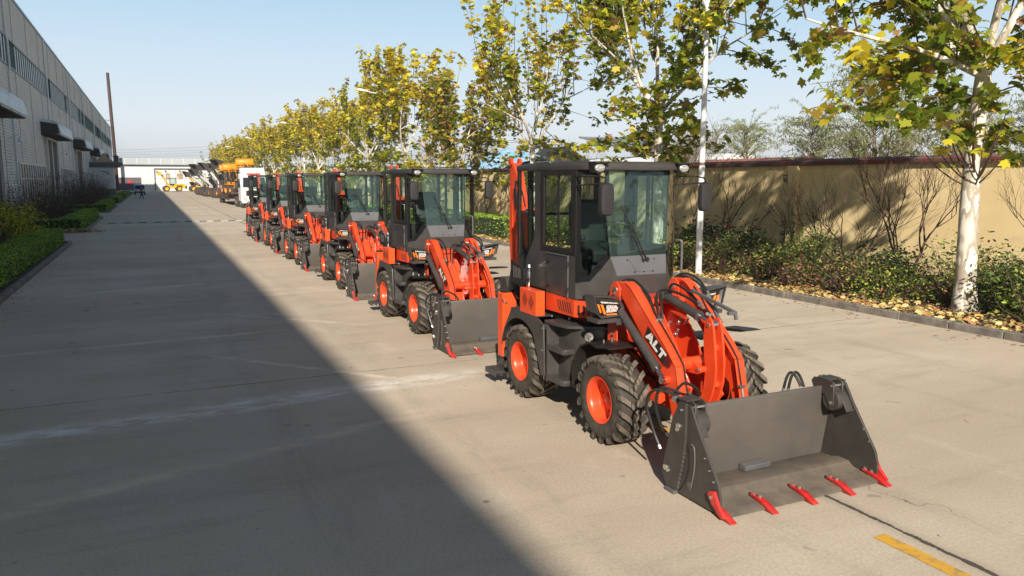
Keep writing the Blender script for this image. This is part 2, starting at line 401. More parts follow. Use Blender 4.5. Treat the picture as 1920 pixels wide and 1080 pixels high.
    lever = [(5.86, 1.30), (5.845, 1.345), (5.80, 1.365), (5.755, 1.345), (5.735, 1.29), (5.70, 1.10), (5.675, .90), (5.68, .74), (5.72, .60), (5.79, .46), (5.85, .34), (5.95, .38), (5.885, .55), (5.84, .70), (5.83, .86), (5.86, 1.02), (5.875, 1.17)]
    for x in (4.835, 4.935): m.prism(lever, x, x+.024)
    m.cyl((4.84, 5.80, 1.06), (4.955, 5.80, 1.06), .04, n=14); m.cyl((4.84, 5.76, .70), (4.955, 5.76, .70), .035, n=14); m.cyl((4.775, 5.845, .845), (4.985, 5.845, .845), .034, n=14)
    o = part('tilt_lever', m, 'orange', .004)
    m = MB(); m.cyl((4.825, 5.80, 1.295), (4.97, 5.80, 1.295), .024, n=14); m.cyl((4.750, 5.845, .845), (5.01, 5.845, .845), .022, n=14)
    part('pivot_pin', m, 'zinc', 0, o)
    # tilt cylinder
    m = MB(); a = Vector((4.895, 6.58, 1.47)); b = Vector((4.895, 5.80, 1.297)); e = (b-a)
    m.cyl(a, a+e*.70, .048, n=20); m.cyl(a+e*.68, a+e*.73, .055, n=20); m.cyl(a+e*.02, a+e*.05, .053, n=20); m.cyl((4.83, 6.58, 1.47), (4.96, 6.58, 1.47), .04, n=14)
    o = part('tilt_cylinder', m, 'grey_paint')
    m = MB(); m.cyl(a+e*.72, a+e*.96, .024, n=14); m.cyl((4.863, 5.80, 1.297), (4.93, 5.80, 1.297), .042, n=16)
    part('piston_rod', m, 'chrome', 0, o)
    # bucket level rail above the tilt cylinder
    m = MB(); m.tube([(4.965, 6.24, 1.575), (4.985, 5.60, 1.435)], .022, 4); m.tube([(4.985, 5.60, 1.435), (4.985, 5.585, 1.37)], .02, 4)
    m.tube([(5.05, 6.15, 1.52), (5.02, 5.95, 1.42), (4.99, 5.80, 1.30)], .022, 4); m.box(4.90, 5.0, 5.585, 5.625, 1.42, 1.45)
    part('level_rail', m, 'grey_light', .003)
    # hoses round the cylinder and from the frame
    hoses = [[(4.52, 6.95, 1.34), (4.53, 6.96, 1.50), (4.58, 6.94, 1.60), (4.66, 6.82, 1.62), (4.69, 6.62, 1.50), (4.66, 6.46, 1.36), (4.62, 6.33, 1.25), (4.57, 6.28, 1.18)],
             [(4.55, 6.95, 1.30), (4.57, 6.97, 1.45), (4.60, 6.95, 1.55), (4.62, 6.84, 1.40), (4.60, 6.60, 1.20)],
             [(4.72, 6.40, 1.20), (4.74, 6.50, 1.38), (4.80, 6.60, 1.50), (4.87, 6.52, 1.545), (4.93, 6.30, 1.50), (4.95, 6.1, 1.44)],
             [(4.76, 6.42, 1.16), (4.78, 6.48, 1.34), (4.84, 6.56, 1.47), (4.91, 6.46, 1.53), (4.97, 6.24, 1.47), (4.99, 6.02, 1.38), (4.93, 5.93, 1.38)],
             [(5.02, 6.72, 1.40), (5.02, 6.64, 1.58), (5.0, 6.4, 1.56), (4.98, 6.15, 1.47)],
             [(5.24, 6.95, 1.34), (5.26, 6.95, 1.56), (5.32, 6.84, 1.66), (5.38, 6.66, 1.62), (5.38, 6.5, 1.5)],
             [(5.21, 6.95, 1.30), (5.22, 6.93, 1.52), (5.28, 6.80, 1.64), (5.34, 6.60, 1.58), (5.35, 6.46, 1.47)],
             [(4.47, 6.6, .62), (4.50, 6.3, .72), (4.60, 6.1, .62), (4.64, 5.95, .5)], [(4.56, 6.7, .9), (4.50, 6.45, .86), (4.48, 6.25, .74), (4.50, 6.1, .64)]]
    for k, h in enumerate(hoses):
        m = MB(); pts = catmull([Vector(p) for p in h], 5); m.tube(pts, .013, 7, 0)
        m.cyl(pts[-1], pts[-1]+(pts[-1]-pts[-3]).normalized()*.07, .016, n=8, mi=1)
        part('hydraulic_hose', m, ['rubber_hose', 'zinc'])
    # valves and fittings on the sloping cover
    m = MB()
    for (x, y, z) in ((4.66, 6.44, 1.235), (4.72, 6.42, 1.20), (4.80, 6.41, 1.18), (4.95, 6.42, 1.21), (5.05, 6.43, 1.19), (4.86, 6.35, 1.10)):
        m.cyl((x, y, z), (x, y-.05, z+.06), .014, n=8); m.cyl((x, y+.01, z-.02), (x, y-.02, z+.01), .020, n=6)
    part('fitting', m, 'zinc')
    # ------------------------------------------------ bucket
    m = MB(); xl, xr = 4.0, mX(4.0)
    m.prism([(5.19, .05), (5.085, .76), (5.10, .775), (5.125, .77), (5.225, .05)], xl, xr, 'x', 0)       # back
    m.prism([(4.53, .012), (4.53, .030), (4.80, .058), (4.86, .098), (4.98, .100), (5.06, .074), (5.20, .070), (5.22, .03), (4.90, .02)], xl, xr, 'x', 1)
    bk = part('bucket', m, ['bucket_in', 'bucket_floor'], .003)
    m = MB(); m.prism([(5.185, .075), (5.16, .135), (5.08, .125), (5.09, .075)], 4.72, 5.02); part('stop_block', m, 'grey_light', .005, bk)
    m = MB(); m.prism([(4.53, .008), (4.50, .016), (4.53, .032), (4.62, .043), (4.62, .012)], xl-.02, xr+.02); part('cutting_edge', m, 'bucket_floor', 0, bk)
    for s in (0, 1):
        sp = MB(); X0, X1 = (3.975, 4.0) if not s else (mX(4.0), mX(3.975))
        outer = [(5.07, .82), (4.955, .82), (4.85, .65), (4.58, .27), (4.55, .16), (4.555, .05), (4.66, .02), (5.21, .014), (5.285, .15), (5.27, .22), (5.16, .66)]
        sp.prism(outer, X0, X1)
        p = part('side_plate', sp, 'bucket_out', .003, bk)
        q = MB(); A, B = (3.950, 3.976) if not s else (mX(3.976), mX(3.950))
        rear = [(5.08, .835), (4.99, .835), (4.985, .52), (5.0, .40)]
        for k in range(9):
            t = k/8; y, z = 5.0+.075*t, .40-.33*t; rear += [(y-.010, z-.010), (y+.010, z-.022)]
        rear += [(5.10, .02), (5.21, .012), (5.295, .15), (5.28, .22), (5.17, .66)]
        q.prism(rear, A, B); part('rear_plate', q, 'bucket_out', .003, p)
        if not s:
            g = MB(); ar = [(4.93+.0, .50), (4.895, .49), (4.88, .44), (4.875, .34), (4.89, .22), (4.93, .10)]
            g.tube([(3.972, y, z) for y, z in catmull2(ar, 4)], .007, 6); part('guide_rib', g, 'edge_wear', 0, p)
            g = MB(); g.tube([(3.972, y, z) for y, z in catmull2([(4.965, .50), (4.945, .36), (4.97, .20), (5.06, .05)], 4)], .005, 5); part('seam', g, 'black', 0, p)
            g = MB()
            for (y, z, r, X_) in ((5.075, .62, .026, 3.95), (5.09, .585, .018, 3.95), (5.235, .20, .026, 3.95), (5.20, .185, .018, 3.95), (4.745, .44, .007, 3.975), (4.685, .355, .007, 3.975), (4.63, .28, .007, 3.975), (5.04, .77, .01, 3.95)):
                g.cyl((X_, y, z), (X_-.014, y, z), r, n=8)
            part('bolt', g, 'zinc', 0, p)
            g = MB(); g.cyl((3.974, 4.93, .14), (3.965, 4.93, .14), .03, n=16); part('boss', g, 'bucket_in', 0, p)
            g = MB(); g.box(3.93, 3.975, 5.09, 5.22, .004, .035); part('wear_strip', g, 'grey_light', .004, p)
        else:
            g = MB()
            for (y, z) in ((4.72, .44), (4.655, .345)): g.cyl((mX(4.0)-.006, y, z), (mX(4.0), y, z), .010, n=8)
            part('bolt', g, 'zinc', 0, p)
        # clam cylinder cover and brackets at the top corner
        g = MB(); sg = 1 if not s else -1
        c0 = 4.0 if not s else mX(4.0)
        for dx in (0.02, .13):
            xx = sorted((c0+sg*dx, c0+sg*(dx+.018)))
            g.prism([(5.22, .80), (5.19, .84), (5.0, .85), (4.95, .83), (4.945, .62), (4.99, .58), (5.05, .70), (5.17, .70)], xx[0], xx[1])
        xx = sorted((c0-sg*.02, c0+sg*.15)); g.box(xx[0], xx[1], 5.02, 5.15, .836, .852)
        xx = sorted((c0+sg*.03, c0+sg*.125)); g.prism([(5.02, .80), (4.91, .70), (4.84, .58), (4.85, .57), (4.93, .68), (5.03, .78)], c0-sg*.005, c0+sg*.085)
        part('bracket', g, 'bucket_out', .003, bk)
        g = MB(); xx = sorted((c0+sg*.02, c0+sg*.14)); g.cyl((xx[0], 4.985, .66), (xx[1], 4.985, .66), .095, n=28); part('cylinder_cover', g, 'bucket_out', .003, bk)
        g = MB()
        for (y, z, r, e_) in ((5.205, .815, .026, .05), (4.975, .80, .012, .155), (4.975, .64, .018, .155)):
            g.cyl((c0-sg*.012, y, z), (c0+sg*e_, y, z), r, n=12)
        part('pivot_pin', g, 'zinc', 0, bk)
    for k in range(5):
        x = 4.0+.44*k; m = MB()
        rt = [(4.70, .050), (4.70, .072), (4.60, .070), (4.545, .060), (4.405, .008), (4.405, -.002), (4.545, .006), (4.60, .034), (4.66, .046)]
        z0 = .008
        n = len(rt); hw = [.020, .020, .022, .036, .030, .030, .036, .024, .020]
        vs = [(x-h, y, z+z0) for (y, z), h in zip(rt, hw)]+[(x+h, y, z+z0) for (y, z), h in zip(rt, hw)]
        m.add(vs, [tuple(range(n))[::-1], tuple(range(n, 2*n))]+[(i, (i+1) % n, n+(i+1) % n, n+i) for i in range(n)])
        if k in (0, 4):
            X = 3.945 if k == 0 else mX(3.975)
            m.prism([(4.66, .20), (4.60, .215), (4.545, .12), (4.46, .04), (4.50, .02), (4.62, .10), (4.68, .17)], X, X+.03)
        t = part('tooth', m, 'red_tooth', .004, bk)
        m = MB()
        for y, z in ((4.675, .075), (4.605, .073)): m.cyl((x, y, z), (x, y, z+.024), .016, n=6)
        if k == 0: m.cyl((3.946, 4.62, .16), (3.93, 4.62, .16), .015, n=6)
        part('bolt', m, 'zinc', 0, t)
    for h in ([(4.12, 5.30, .80), (3.98, 5.45, .84), (3.93, 5.52, .70), (3.97, 5.46, .46), (3.99, 5.40, .34)], [(4.15, 5.30, .82), (4.02, 5.42, .86), (3.99, 5.46, .72), (4.02, 5.42, .52), (4.04, 5.36, .46)], [(4.1, 5.34, .82), (4.25, 5.40, .88), (4.42, 5.45, .80), (4.5, 5.5, .7)],
              [(5.62, 5.35, .70), (5.60, 5.40, .79), (5.56, 5.43, .83), (5.51, 5.43, .78), (5.48, 5.43, .68)], [(5.64, 5.33, .70), (5.62, 5.37, .80), (5.58, 5.39, .84), (5.54, 5.40, .79), (5.51, 5.40, .68)]):
        m = MB(); pts = catmull([Vector(p) for p in h], 6); m.tube(pts, .014, 7, 0); m.cyl(pts[-1], pts[-1]+(pts[-1]-pts[-2]).normalized()*.035, .015, n=8, mi=1)
        part('hydraulic_hose', m, ['rubber_hose', 'zinc'], 0, bk)
    # ------------------------------------------------ cab
    TL = (4.43, 7.16, 2.80); GL = (4.51, 7.075, 1.86); PL = (4.555, 7.00, 1.65); BL = (4.555, 7.00, 1.40)
    XL = 4.22
    m = MB()
    for s in (0, 1):
        f = mir if s else (lambda p: p); d = .03 if not s else -.03
        a, b = (XL, XL+.03) if not s else (mX(XL+.03), mX(XL))
        side = [(7.33, 1.37), (8.58, 1.40), (8.58, 1.70), (8.52, 1.79), (8.43, 1.88), (8.36, 2.0), (8.34, 2.14), (8.34, 2.80), (8.12, 2.80), (8.12, 1.90), (7.33, 1.90)]
        m.prism(side, a, b, 'x', 0)
        # angled lower corner panel
        m.sheet(f([(XL, 7.33, 1.37), (XL, 7.33, 1.56), (4.34, 7.215, 1.585), (4.44, 7.125, 1.74), GL, PL, BL]), (d*.7, .02, 0), 0)
        m.sheet(f([(XL, 8.58, 1.40), (4.5, 8.80, 1.40), (4.5, 8.80, 1.72), (XL, 8.58, 1.70)]), (d, 0, 0), 0)
        m.box(*(sorted((f([(4.36, 0, 0)])[0][0], f([(4.42, 0, 0)])[0][0]))), 8.76, 8.82, 1.4, 2.8, 1)
    m.sheet([PL, BL, mir([BL])[0], mir([PL])[0]], (0, .02, 0), 0)
    m.sheet([(4.42, 8.80, 1.40), (mX(4.42), 8.80, 1.40), (mX(4.42), 8.80, 1.80), (4.42, 8.80, 1.80)], (0, .02, 0), 0)
    m.box(4.28, mX(4.28), 7.2, 8.75, 1.36, 1.42, 1)
    cab = part('cab', m, ['grey_paint', 'black'], .003)
    m = MB()
    m.prism([(XL-.01, 7.30), (XL-.01, 8.84), (4.34, 8.90), (mX(4.34), 8.90), (mX(XL-.01), 8.84), (mX(XL-.01), 7.30), (5.45, 7.06), (4.31, 7.06)], 2.80, 2.875, 'z', 0)
    m.prism([(XL+.06, 7.35), (XL+.06, 8.78), (mX(XL+.06), 8.78), (mX(XL+.06), 7.35), (5.38, 7.13), (4.38, 7.13)], 2.875, 2.892, 'z', 0)
    rf = part('roof', m, 'grey_paint', .010, cab, seg=2)
    m = MB(); m.tube([(XL+.02, 8.33, 2.885), (XL+.02, 8.33, 2.90), (XL+.02, 7.98, 2.90), (XL+.02, 7.98, 2.885)], .012, 6); part('grab_handle', m, 'steel', 0, rf)
    # kick panel under the windscreen
    m = MB(); m.sheet([GL, PL, mir([PL])[0], mir([GL])[0]], (0, .015, 0)); kp = part('cowl_panel', m, 'grey_light', .003, cab)  # cab paint made lighter, standing in for light on this tilted face
    m = MB(); n1 = Vector((0, -1, .3)).normalized()
    def cw(u, v):   # u across 0..1, v down 0..1
        a = Vector(GL).lerp(Vector(PL), v); b = Vector(mir([GL])[0]).lerp(Vector(mir([PL])[0]), v); return a.lerp(b, u)
    m.sheet([cw(.30, .18)+n1*.002, cw(.40, .82)+n1*.002, cw(.70, .82)+n1*.002, cw(.86, .16)+n1*.002], n1*.004, 1)
    for u, v in ((.27, .22), (.77, .22), (.36, .84), (.54, .84), (.72, .84)): p = cw(u, v); m.cyl(p, p+n1*.014, .008, n=6, mi=0)
    part('cover_plate', m, ['black', 'grey_light'], 0, kp)
    # windscreen
    m = MB(); m.sheet([TL, GL, mir([GL])[0], mir([TL])[0]], (0, .006, 0)); part('windscreen', m, 'windscreen', 0, cab, smooth=False)
    # angled front side glass and its black surround
    for s in (0, 1):
        f = mir if s else (lambda p: p)
        n = Vector((-.6, -.75, 0)).normalized() if not s else Vector((.6, -.75, 0)).normalized()
        outer = [(XL, 7.33, 2.80), (XL, 7.33, 1.56), (4.34, 7.215, 1.585), (4.44, 7.125, 1.74), GL, TL]
        m = MB(); m.sheet([Vector(p)+n*.001 for p in f(outer)], -n*.006); part('corner_glass', m, 'side_glass', 0, cab, smooth=False)
        m = MB()
        loop = [(XL, 7.33, 1.56), (4.34, 7.215, 1.585), (4.44, 7.125, 1.74), (4.50, 7.085, 1.86)]
        lo = [Vector(p)+n*.008 for p in f(loop)]
        inn = [Vector(p)+n*.008 for p in f([(4.262, 7.296, 1.62), (4.325, 7.235, 1.64), (4.395, 7.165, 1.775), (4.450, 7.118, 1.90)])]
        for i in range(3): m.sheet([lo[i], lo[i+1], inn[i+1], inn[i]], -n*.010)
        a = [Vector(p)+n*.008 for p in f([(XL, 7.33, 2.80), (XL, 7.33, 1.56), (4.262, 7.296, 1.56), (4.262, 7.296, 2.80)])]; m.sheet(a, -n*.012)
        a = [Vector(p)+n*.008 for p in f([(4.262, 7.296, 2.80), (4.262, 7.296, 2.745), (4.41, 7.18, 2.745), (4.43, 7.16, 2.80)])]; m.sheet(a, -n*.012)
        part('glass_surround', m, 'black_gloss', 0, cab, smooth=False)
        x = XL if not s else mX(XL); d = 1 if not s else -1
        # side window
        m = MB()
        def bar(y0, y1, z0, z1, off=.008, th=.03): xx = sorted((x-d*off, x+d*th)); m.box(xx[0], xx[1], y0, y1, z0, z1)
        bar(7.32, 7.44, 1.86, 2.80); bar(8.09, 8.17, 1.86, 2.80); bar(7.44, 8.09, 1.86, 1.925); bar(7.44, 8.09, 2.74, 2.80); bar(7.74, 7.775, 1.92, 2.75, -.006, .02)
        part('window_frame', m, 'black', .003, cab)
        m = MB(); bar(8.76, 8.82, 1.75, 2.80); part('corner_post', m, 'black', .003, cab)
        m = MB(); xx = sorted((x+d*.008, x+d*.013)); m.box(xx[0], xx[1], 7.44, 8.09, 1.925, 2.74); part('side_window', m, 'side_glass', 0, cab, smooth=False)
        m = MB(); m.sheet([(xx[0], 8.34, 2.80), (xx[0], 8.34, 2.14), (xx[0], 8.36, 2.0), (xx[0], 8.43, 1.88), (xx[0], 8.58, 1.70), (xx[0], 8.58, 1.41), (xx[0], 8.78, 1.41), (xx[0], 8.78, 2.80)], (.005, 0, 0)); part('quarter_window', m, 'side_glass', 0, cab, smooth=False)
        # service hatch
        m = MB(); xx = sorted((x-d*.020, x)); m.box(xx[0], xx[1], 7.47, 8.00, 1.37, 1.845); h = part('service_hatch', m, 'grey_paint', .006, cab)
        m = MB(); xx = sorted((x-d*.030, x-d*.018)); m.box(xx[0], xx[1], 7.455, 7.47, 1.37, 1.85); m.box(xx[0], xx[1], 7.47, 8.0, 1.838, 1.85); part('weather_strip', m, 'steel', 0, h)
        m = MB()
        for z in (1.46, 1.75):
            m.cyl((x-d*.018, 7.95, z), (x-d*.040, 7.95, z), .014, n=8); m.box(*sorted((x-d*.018, x-d*.034)), 7.90, 7.95, z-.01, z+.01)
            m.cyl((x-d*.03, 7.462, z-.03), (x-d*.03, 7.462, z+.03), .014, n=8)
        part('hinge', m, 'black', 0, h)
        # work lights on the roof corners
        lx = 4.33 if not s else mX(4.33)
        m = MB(); m.box(lx-.075, lx+.105 if not s else lx+.075, 7.0, 7.14, 2.865, 2.885) if not s else m.box(lx-.105, lx+.075, 7.0, 7.14, 2.865, 2.885)
        m.box(lx-.075, lx-.067, 7.02, 7.12, 2.77, 2.875); m.box(lx+.067, lx+.075, 7.02, 7.12, 2.77, 2.875)
        m.tube([(lx, 7.03, 2.82), (lx, 7.06, 2.82), (lx, 7.11, 2.82)], [.064, .064, .042], 20)
        l = part('work_light', m, 'black', .003, cab)
        m = MB(); r = [[(lx+a*1.25*math.cos(t*math.pi/10), yy, 2.82+a*.85*math.sin(t*math.pi/10)) for t in range(20)] for a, yy in ((.050, 7.032), (.050, 7.022), (.040, 7.012), (.02, 7.006))]
        m.rings(r); part('lens', m, 'lamp_lens', 0, l)
        # mirror
        mx_ = 4.085 if not s else mX(4.04)
        my = 6.50 if not s else 7.0
        m = MB()
        px = XL-.005 if not s else mX(4.40); py = 7.33 if not s else 7.12
        m.tube([(px, py, 2.73), (mx_, my+.16, 2.73), (mx_, my+.04, 2.715), (mx_, my, 2.68), (mx_, my, 2.60)], .009, 6)
        m.tube([(px, py, 2.63), (mx_, my+.04, 2.66), (mx_, my, 2.68)], .009, 6); m.tube([(px+(mx_-px)*.35, py+(my+.06-py)*.35, 2.735), (px+(mx_-px)*.35, py+(my+.06-py)*.35, 2.64)], .007, 6)
        mr = part('mirror', m, 'black', 0, cab)
        m = MB(); cx, cy, cz = mx_, my, 2.50
        rr = []
        for (dy, sx, sz) in ((-.035, .045, .115), (-.030, .070, .148), (-.005, .083, .162), (.02, .085, .165), (.03, .080, .160)):
            ring = []
            for k in range(20):
                t = 2*math.pi*k/20; c, q = math.cos(t), math.sin(t); e = .42
                ring.append((cx+sx*math.copysign(abs(c)**e, c), cy+dy, cz+sz*math.copysign(abs(q)**e, q)))
            rr.append(ring)
        m.rings(rr); part('mirror_housing', m, 'plastic', 0, mr)
    # wiper
    m = MB(); pv = cw(.62, .20)+Vector((0, -.02, 0)); q = Vector(TL).lerp(Vector(GL), .0)
    def ws(u, v): a = Vector(TL).lerp(Vector(GL), v); b = Vector(mir([TL])[0]).lerp(Vector(mir([GL])[0]), v); return a.lerp(b, u)+Vector((0, -.035, 0))
    m.tube([pv, ws(.36, .62)], .008, 6); m.tube([pv+Vector((-.045, 0, .0)), ws(.33, .63)], .006, 6)
    m.tube([ws(.245, .42)+Vector((0, .015, 0)), ws(.345, .62), ws(.40, .94)+Vector((0, .015, 0))], .008, 5); m.cyl(pv+Vector((0, .03, 0)), pv+Vector((0, -.02, 0)), .022, n=10); m.cyl(pv+Vector((-.05, .03, -.01)), pv+Vector((-.05, -.02, -.01)), .016, n=10)
    part('wiper', m, 'black', 0, cab)
    m = MB(); m.tube(catmull([Vector(p) for p in [(5.32, 6.98, 2.02), (5.34, 6.93, 2.02), (5.35, 6.92, 1.96), (5.35, 6.92, 1.60), (5.34, 6.93, 1.50), (5.30, 6.98, 1.50)]], 4), .014, 8); part('grab_rail', m, 'grey_light', 0, cab)
    # interior: seat, console, steering wheel
    m = MB(); m.prism([(7.72, 1.72), (7.74, 1.80), (8.12, 1.82), (8.22, 1.86), (8.30, 2.36), (8.24, 2.46), (8.16, 2.42), (8.10, 1.95), (7.78, 1.90), (7.70, 1.84)], 4.66, 5.10)
    m.box(4.70, 5.06, 7.80, 8.16, 1.42, 1.75); m.box(4.60, 4.66, 7.85, 8.15, 1.98, 2.04); m.box(5.10, 5.16, 7.85, 8.15, 1.98, 2.04)
    part('seat', m, 'seat', .03, cab, seg=3)
    m = MB(); m.prism([(7.12, 1.42), (7.12, 1.84), (7.28, 1.98), (7.40, 1.96), (7.36, 1.42)], 4.66, 5.10); m.box(4.35, 4.55, 7.6, 8.3, 1.42, 1.86); m.box(mX(4.55), mX(4.35), 7.6, 8.3, 1.42, 1.86); part('console', m, 'black', .02, cab, seg=2)
    m = MB(); ring = [(4.88+.19*math.cos(t*math.pi/12), 7.46+.17*math.sin(t*math.pi/12), 2.13+.07*math.sin(t*math.pi/12)) for t in range(25)]
    m.tube(ring, .013, 6); m.tube([(4.88, 7.36, 1.94), (4.88, 7.46, 2.12)], .022, 8)
    for t in (0, 8, 16): m.tube([ring[t], (4.88, 7.46, 2.12)], .010, 5)
    part('steering_wheel', m, 'black', 0, cab)
    m = MB(); m.box(4.28, mX(4.28), 8.78, 8.80, 2.24, 2.27); m.tube([(4.6, 8.1, 1.9), (4.58, 8.05, 2.15)], .012, 6); m.box(4.56, 4.62, 8.02, 8.09, 2.14, 2.22); m.box(5.46, 5.49, 7.75, 7.79, 1.9, 2.76); part('interior_bar', m, 'black', 0, cab)
    m = MB(); m.box(4.44, mX(4.44), 8.79, 8.796, 1.82, 2.78); part('rear_window', m, 'side_glass', 0, cab, smooth=False)
    # ------------------------------------------------ orange skirt below the cab
    for s in (0, 1):
        f = mir if s else (lambda p: p); d = 1 if not s else -1
        x = 4.205 if not s else mX(4.205)
        m = MB(); poly = [(8.0, 1.37), (8.0, 1.16), (7.33, 1.17), (7.33, 1.36)]
        m.prism(poly, *sorted((x, x+d*.02)), 'x', 0)
        for k in range(6):
            y = 7.72-.055*k; xx = sorted((x-d*.002, x+d*.001)); m.prism([(y, 1.32), (y-.022, 1.32), (y-.075, 1.20), (y-.052, 1.20)], xx[0], xx[1], 'x', 1)
        a = Vector(f([(4.205, 7.33, 0)])[0]); b = Vector(f([(4.46, 6.97, 0)])[0]); nn = Vector((-(b-a).y, (b-a).x, 0)).normalized()
        if nn.y > 0: nn = -nn
        m.sheet([a+Vector((0, 0, 1.17)), a+Vector((0, 0, 1.36)), b+Vector((0, 0, 1.36)), b+Vector((0, 0, 1.17))], -nn*.02, 0)
        for k in range(4):
            p = a+(b-a)*(.10+.14*k); q = p+(b-a).normalized()*.028; o3 = nn*.002
            m.sheet([p+o3+Vector((0, 0, 1.20)), p+o3+Vector((0, 0, 1.31)), q+o3+Vector((0, 0, 1.31)), q+o3+Vector((0, 0, 1.20))], -nn*.001, 1)
        m.box(*sorted((b.x, 4.88)), 6.97, 6.99, 1.17, 1.36, 0)
        part('side_skirt', m, ['orange', 'black'], 0, None, smooth=False)
        # vent box
        m = MB(); xx = sorted((4.03 if not s else mX(4.03), 4.15 if not s else mX(4.15))); m.box(xx[0], xx[1], 7.92, 8.36, 1.09, 1.39, 0)
        vb = part('vent_box', m, 'orange_tank', .006)
        m = MB(); X = 4.029 if not s else mX(4.029)
        for cyy, czz in ((8.22, 1.26), (8.05, 1.24)):
            for i in range(-4, 5):
                for j in range(-4, 5):
                    if abs(i)+abs(j) > 4 or (i+j) % 2: continue
                    y, z = cyy+i*.015, czz+j*.020
                    m.prism([(y-.009, z), (y, z+.013), (y+.009, z), (y, z-.013)], X, X-.001*d)
        part('vent_holes', m, 'black', 0, vb, smooth=False)
        # rear fender
        m = MB(); X0 = 4.035 if not s else mX(4.035)
        pl = [(8.90, .62), (8.90, 1.03), (8.86, 1.08), (7.92, 1.08), (7.76, 1.02), (7.60, .88), (7.60, .42), (7.70, .42)]
        inner = [(8.38+.56*math.cos(R(a)), .455+.54*math.sin(R(a))) for a in range(16, 140, 9)][::-1]
        inner = [p for p in inner if p[1] > .42]
        m.prism([(8.84, .80), (8.66, 1.03), (8.62, 1.09), (7.94, 1.09), (7.74, 1.02), (7.72, .42), (7.80, .42)]+inner, *sorted((X0, X0+d*.02)), 'x', 0)
        arcp = [(8.38+.57*math.cos(R(a)), .455+.55*math.sin(R(a))) for a in range(140, 12, -8)]; arcq = [(8.38+.585*math.cos(R(a)), .455+.565*math.sin(R(a))) for a in range(20, 141, 8)]
        m.prism(arcp+arcq, *sorted((X0+d*.02, 4.46 if not s else mX(4.46))), 'x', 0)
        m.box(*sorted((X0, 4.40 if not s else mX(4.40))), 7.90, 8.64, 1.088, 1.10, 0)
        rfn = part('rear_fender', m, 'grey_paint', .003)
        m = MB()
        for (y, z) in ((7.76, .98), (7.755, .72)): m.cyl((X0, y, z), (X0-d*.012, y, z), .012, n=6)
        for (xx_, y) in ((4.12, 8.55), (4.20, 7.84), (4.30, 7.60)):
            xx_ = xx_ if not s else mX(xx_); m.cyl((xx_, y, 1.09), (xx_, y, 1.112), .012, n=6)
        part('bolt', m, 'zinc', 0, rfn)
        # tank with steps
        m = MB(); g = lambda v: v if not s else mX(v)
        m.prism([(g(4.20), 7.72), (g(4.06), 7.72), (g(4.06), 7.68), (g(4.20), 7.66), (g(4.20), 7.34), (g(4.26), 7.20), (g(4.52), 7.06), (g(4.60), 7.06), (g(4.60), 7.72)], .36, 1.05, 'z', 0)
        m.prism([(g(4.05), 7.74), (g(4.05), 7.55), (g(4.10), 7.30), (g(4.20), 7.22), (g(4.54), 7.02), (g(4.56), 7.74)], 1.05, 1.085, 'z', 0)
        tk = part('step_tank', m, 'grey_paint', .004)
        for zz in (.78, .42):
            m = MB(); m.prism([(g(4.06), 7.68), (g(4.07), 7.36), (g(4.10), 7.32), (g(4.22), 7.32), (g(4.20), 7.68)], zz, zz+.018, 'z'); m.prism([(g(4.055), 7.68), (g(4.065), 7.355), (g(4.095), 7.312), (g(4.22), 7.312), (g(4.22), 7.324), (g(4.105), 7.324), (g(4.077), 7.36), (g(4.067), 7.68)], zz-.035, zz+.025, 'z')
            for k in range(10): m.box(*sorted((g(4.064), g(4.080))), 7.38+.03*k, 7.395+.03*k, zz+.02, zz+.034)
            m.prism([(7.66, zz-.02), (7.66, zz-.16), (7.56, zz-.02)], *sorted((g(4.16), g(4.175))))
            part('step', m, 'grey_paint', .002, tk)
        m = MB(); c = Vector((g(4.31), 7.17, .965)); nrm = Vector((-.5 if not s else .5, -.87, .12)).normalized(); m.cyl(c-nrm*.05, c+nrm*.018, .052, n=22); m.cyl(c+nrm*.018, c+nrm*.026, .020, n=14)
        part('fuel_cap', m, 'zinc', .004, tk)
        # front fender
        m = MB()
        top = [(6.44, 1.00), (6.62, 1.004), (6.86, .985), (7.02, .92), (7.12, .80), (7.17, .62), (7.18, .45)]
        m.prism(top+[(y-.014, z-.014) for y, z in top[::-1]], *sorted((g(4.10), g(4.50))))
        m.prism([(6.46, .995), (6.62, .998), (6.86, .985), (6.66, .955)], *sorted((g(4.10), g(4.108))))
        ff = part('front_fender', m, 'black', .002)
        m = MB()
        for (xx_, y) in ((4.22, 6.72), (4.20, 6.98), (4.34, 6.75)): xx_ = g(xx_); m.cyl((xx_, y, .955), (xx_, y, 1.03), .010, n=6)
        part('bolt', m, 'zinc', 0, ff)
        # headlight
        m = MB(); fx = lambda v: v if not s else mX(v)
        # housing front outline in x,z at y = 6.64
        o1 = [(4.035, 1.50), (4.36, 1.455), (4.41, 1.375), (4.36, 1.285), (4.13, 1.275), (4.075, 1.33)]
        i1 = [(4.075, 1.47), (4.345, 1.43), (4.385, 1.375), (4.345, 1.305), (4.145, 1.295), (4.10, 1.335)]
        n = 6
        fr = [(fx(x_), 6.63, z_) for x_, z_ in o1]; inn_ = [(fx(x_), 6.655, z_) for x_, z_ in i1]
        bk_ = [(fx(x_+.02), 6.80, z_) for x_, z_ in [(4.035, 1.48), (4.34, 1.45), (4.37, 1.37), (4.33, 1.30), (4.13, 1.29), (4.07, 1.33)]]
        m.add(fr+inn_+bk_, [(i, (i+1) % n, n+(i+1) % n, n+i) for i in range(n)]+[(i, (i+1) % n, 2*n+(i+1) % n, 2*n+i) for i in range(n)]+[tuple(range(2*n, 3*n))])
        m.sheet([(fx(4.02), 6.60, 1.515), (fx(4.37), 6.60, 1.468), (fx(4.36), 6.81, 1.468), (fx(4.03), 6.81, 1.50)], (0, 0, .012))
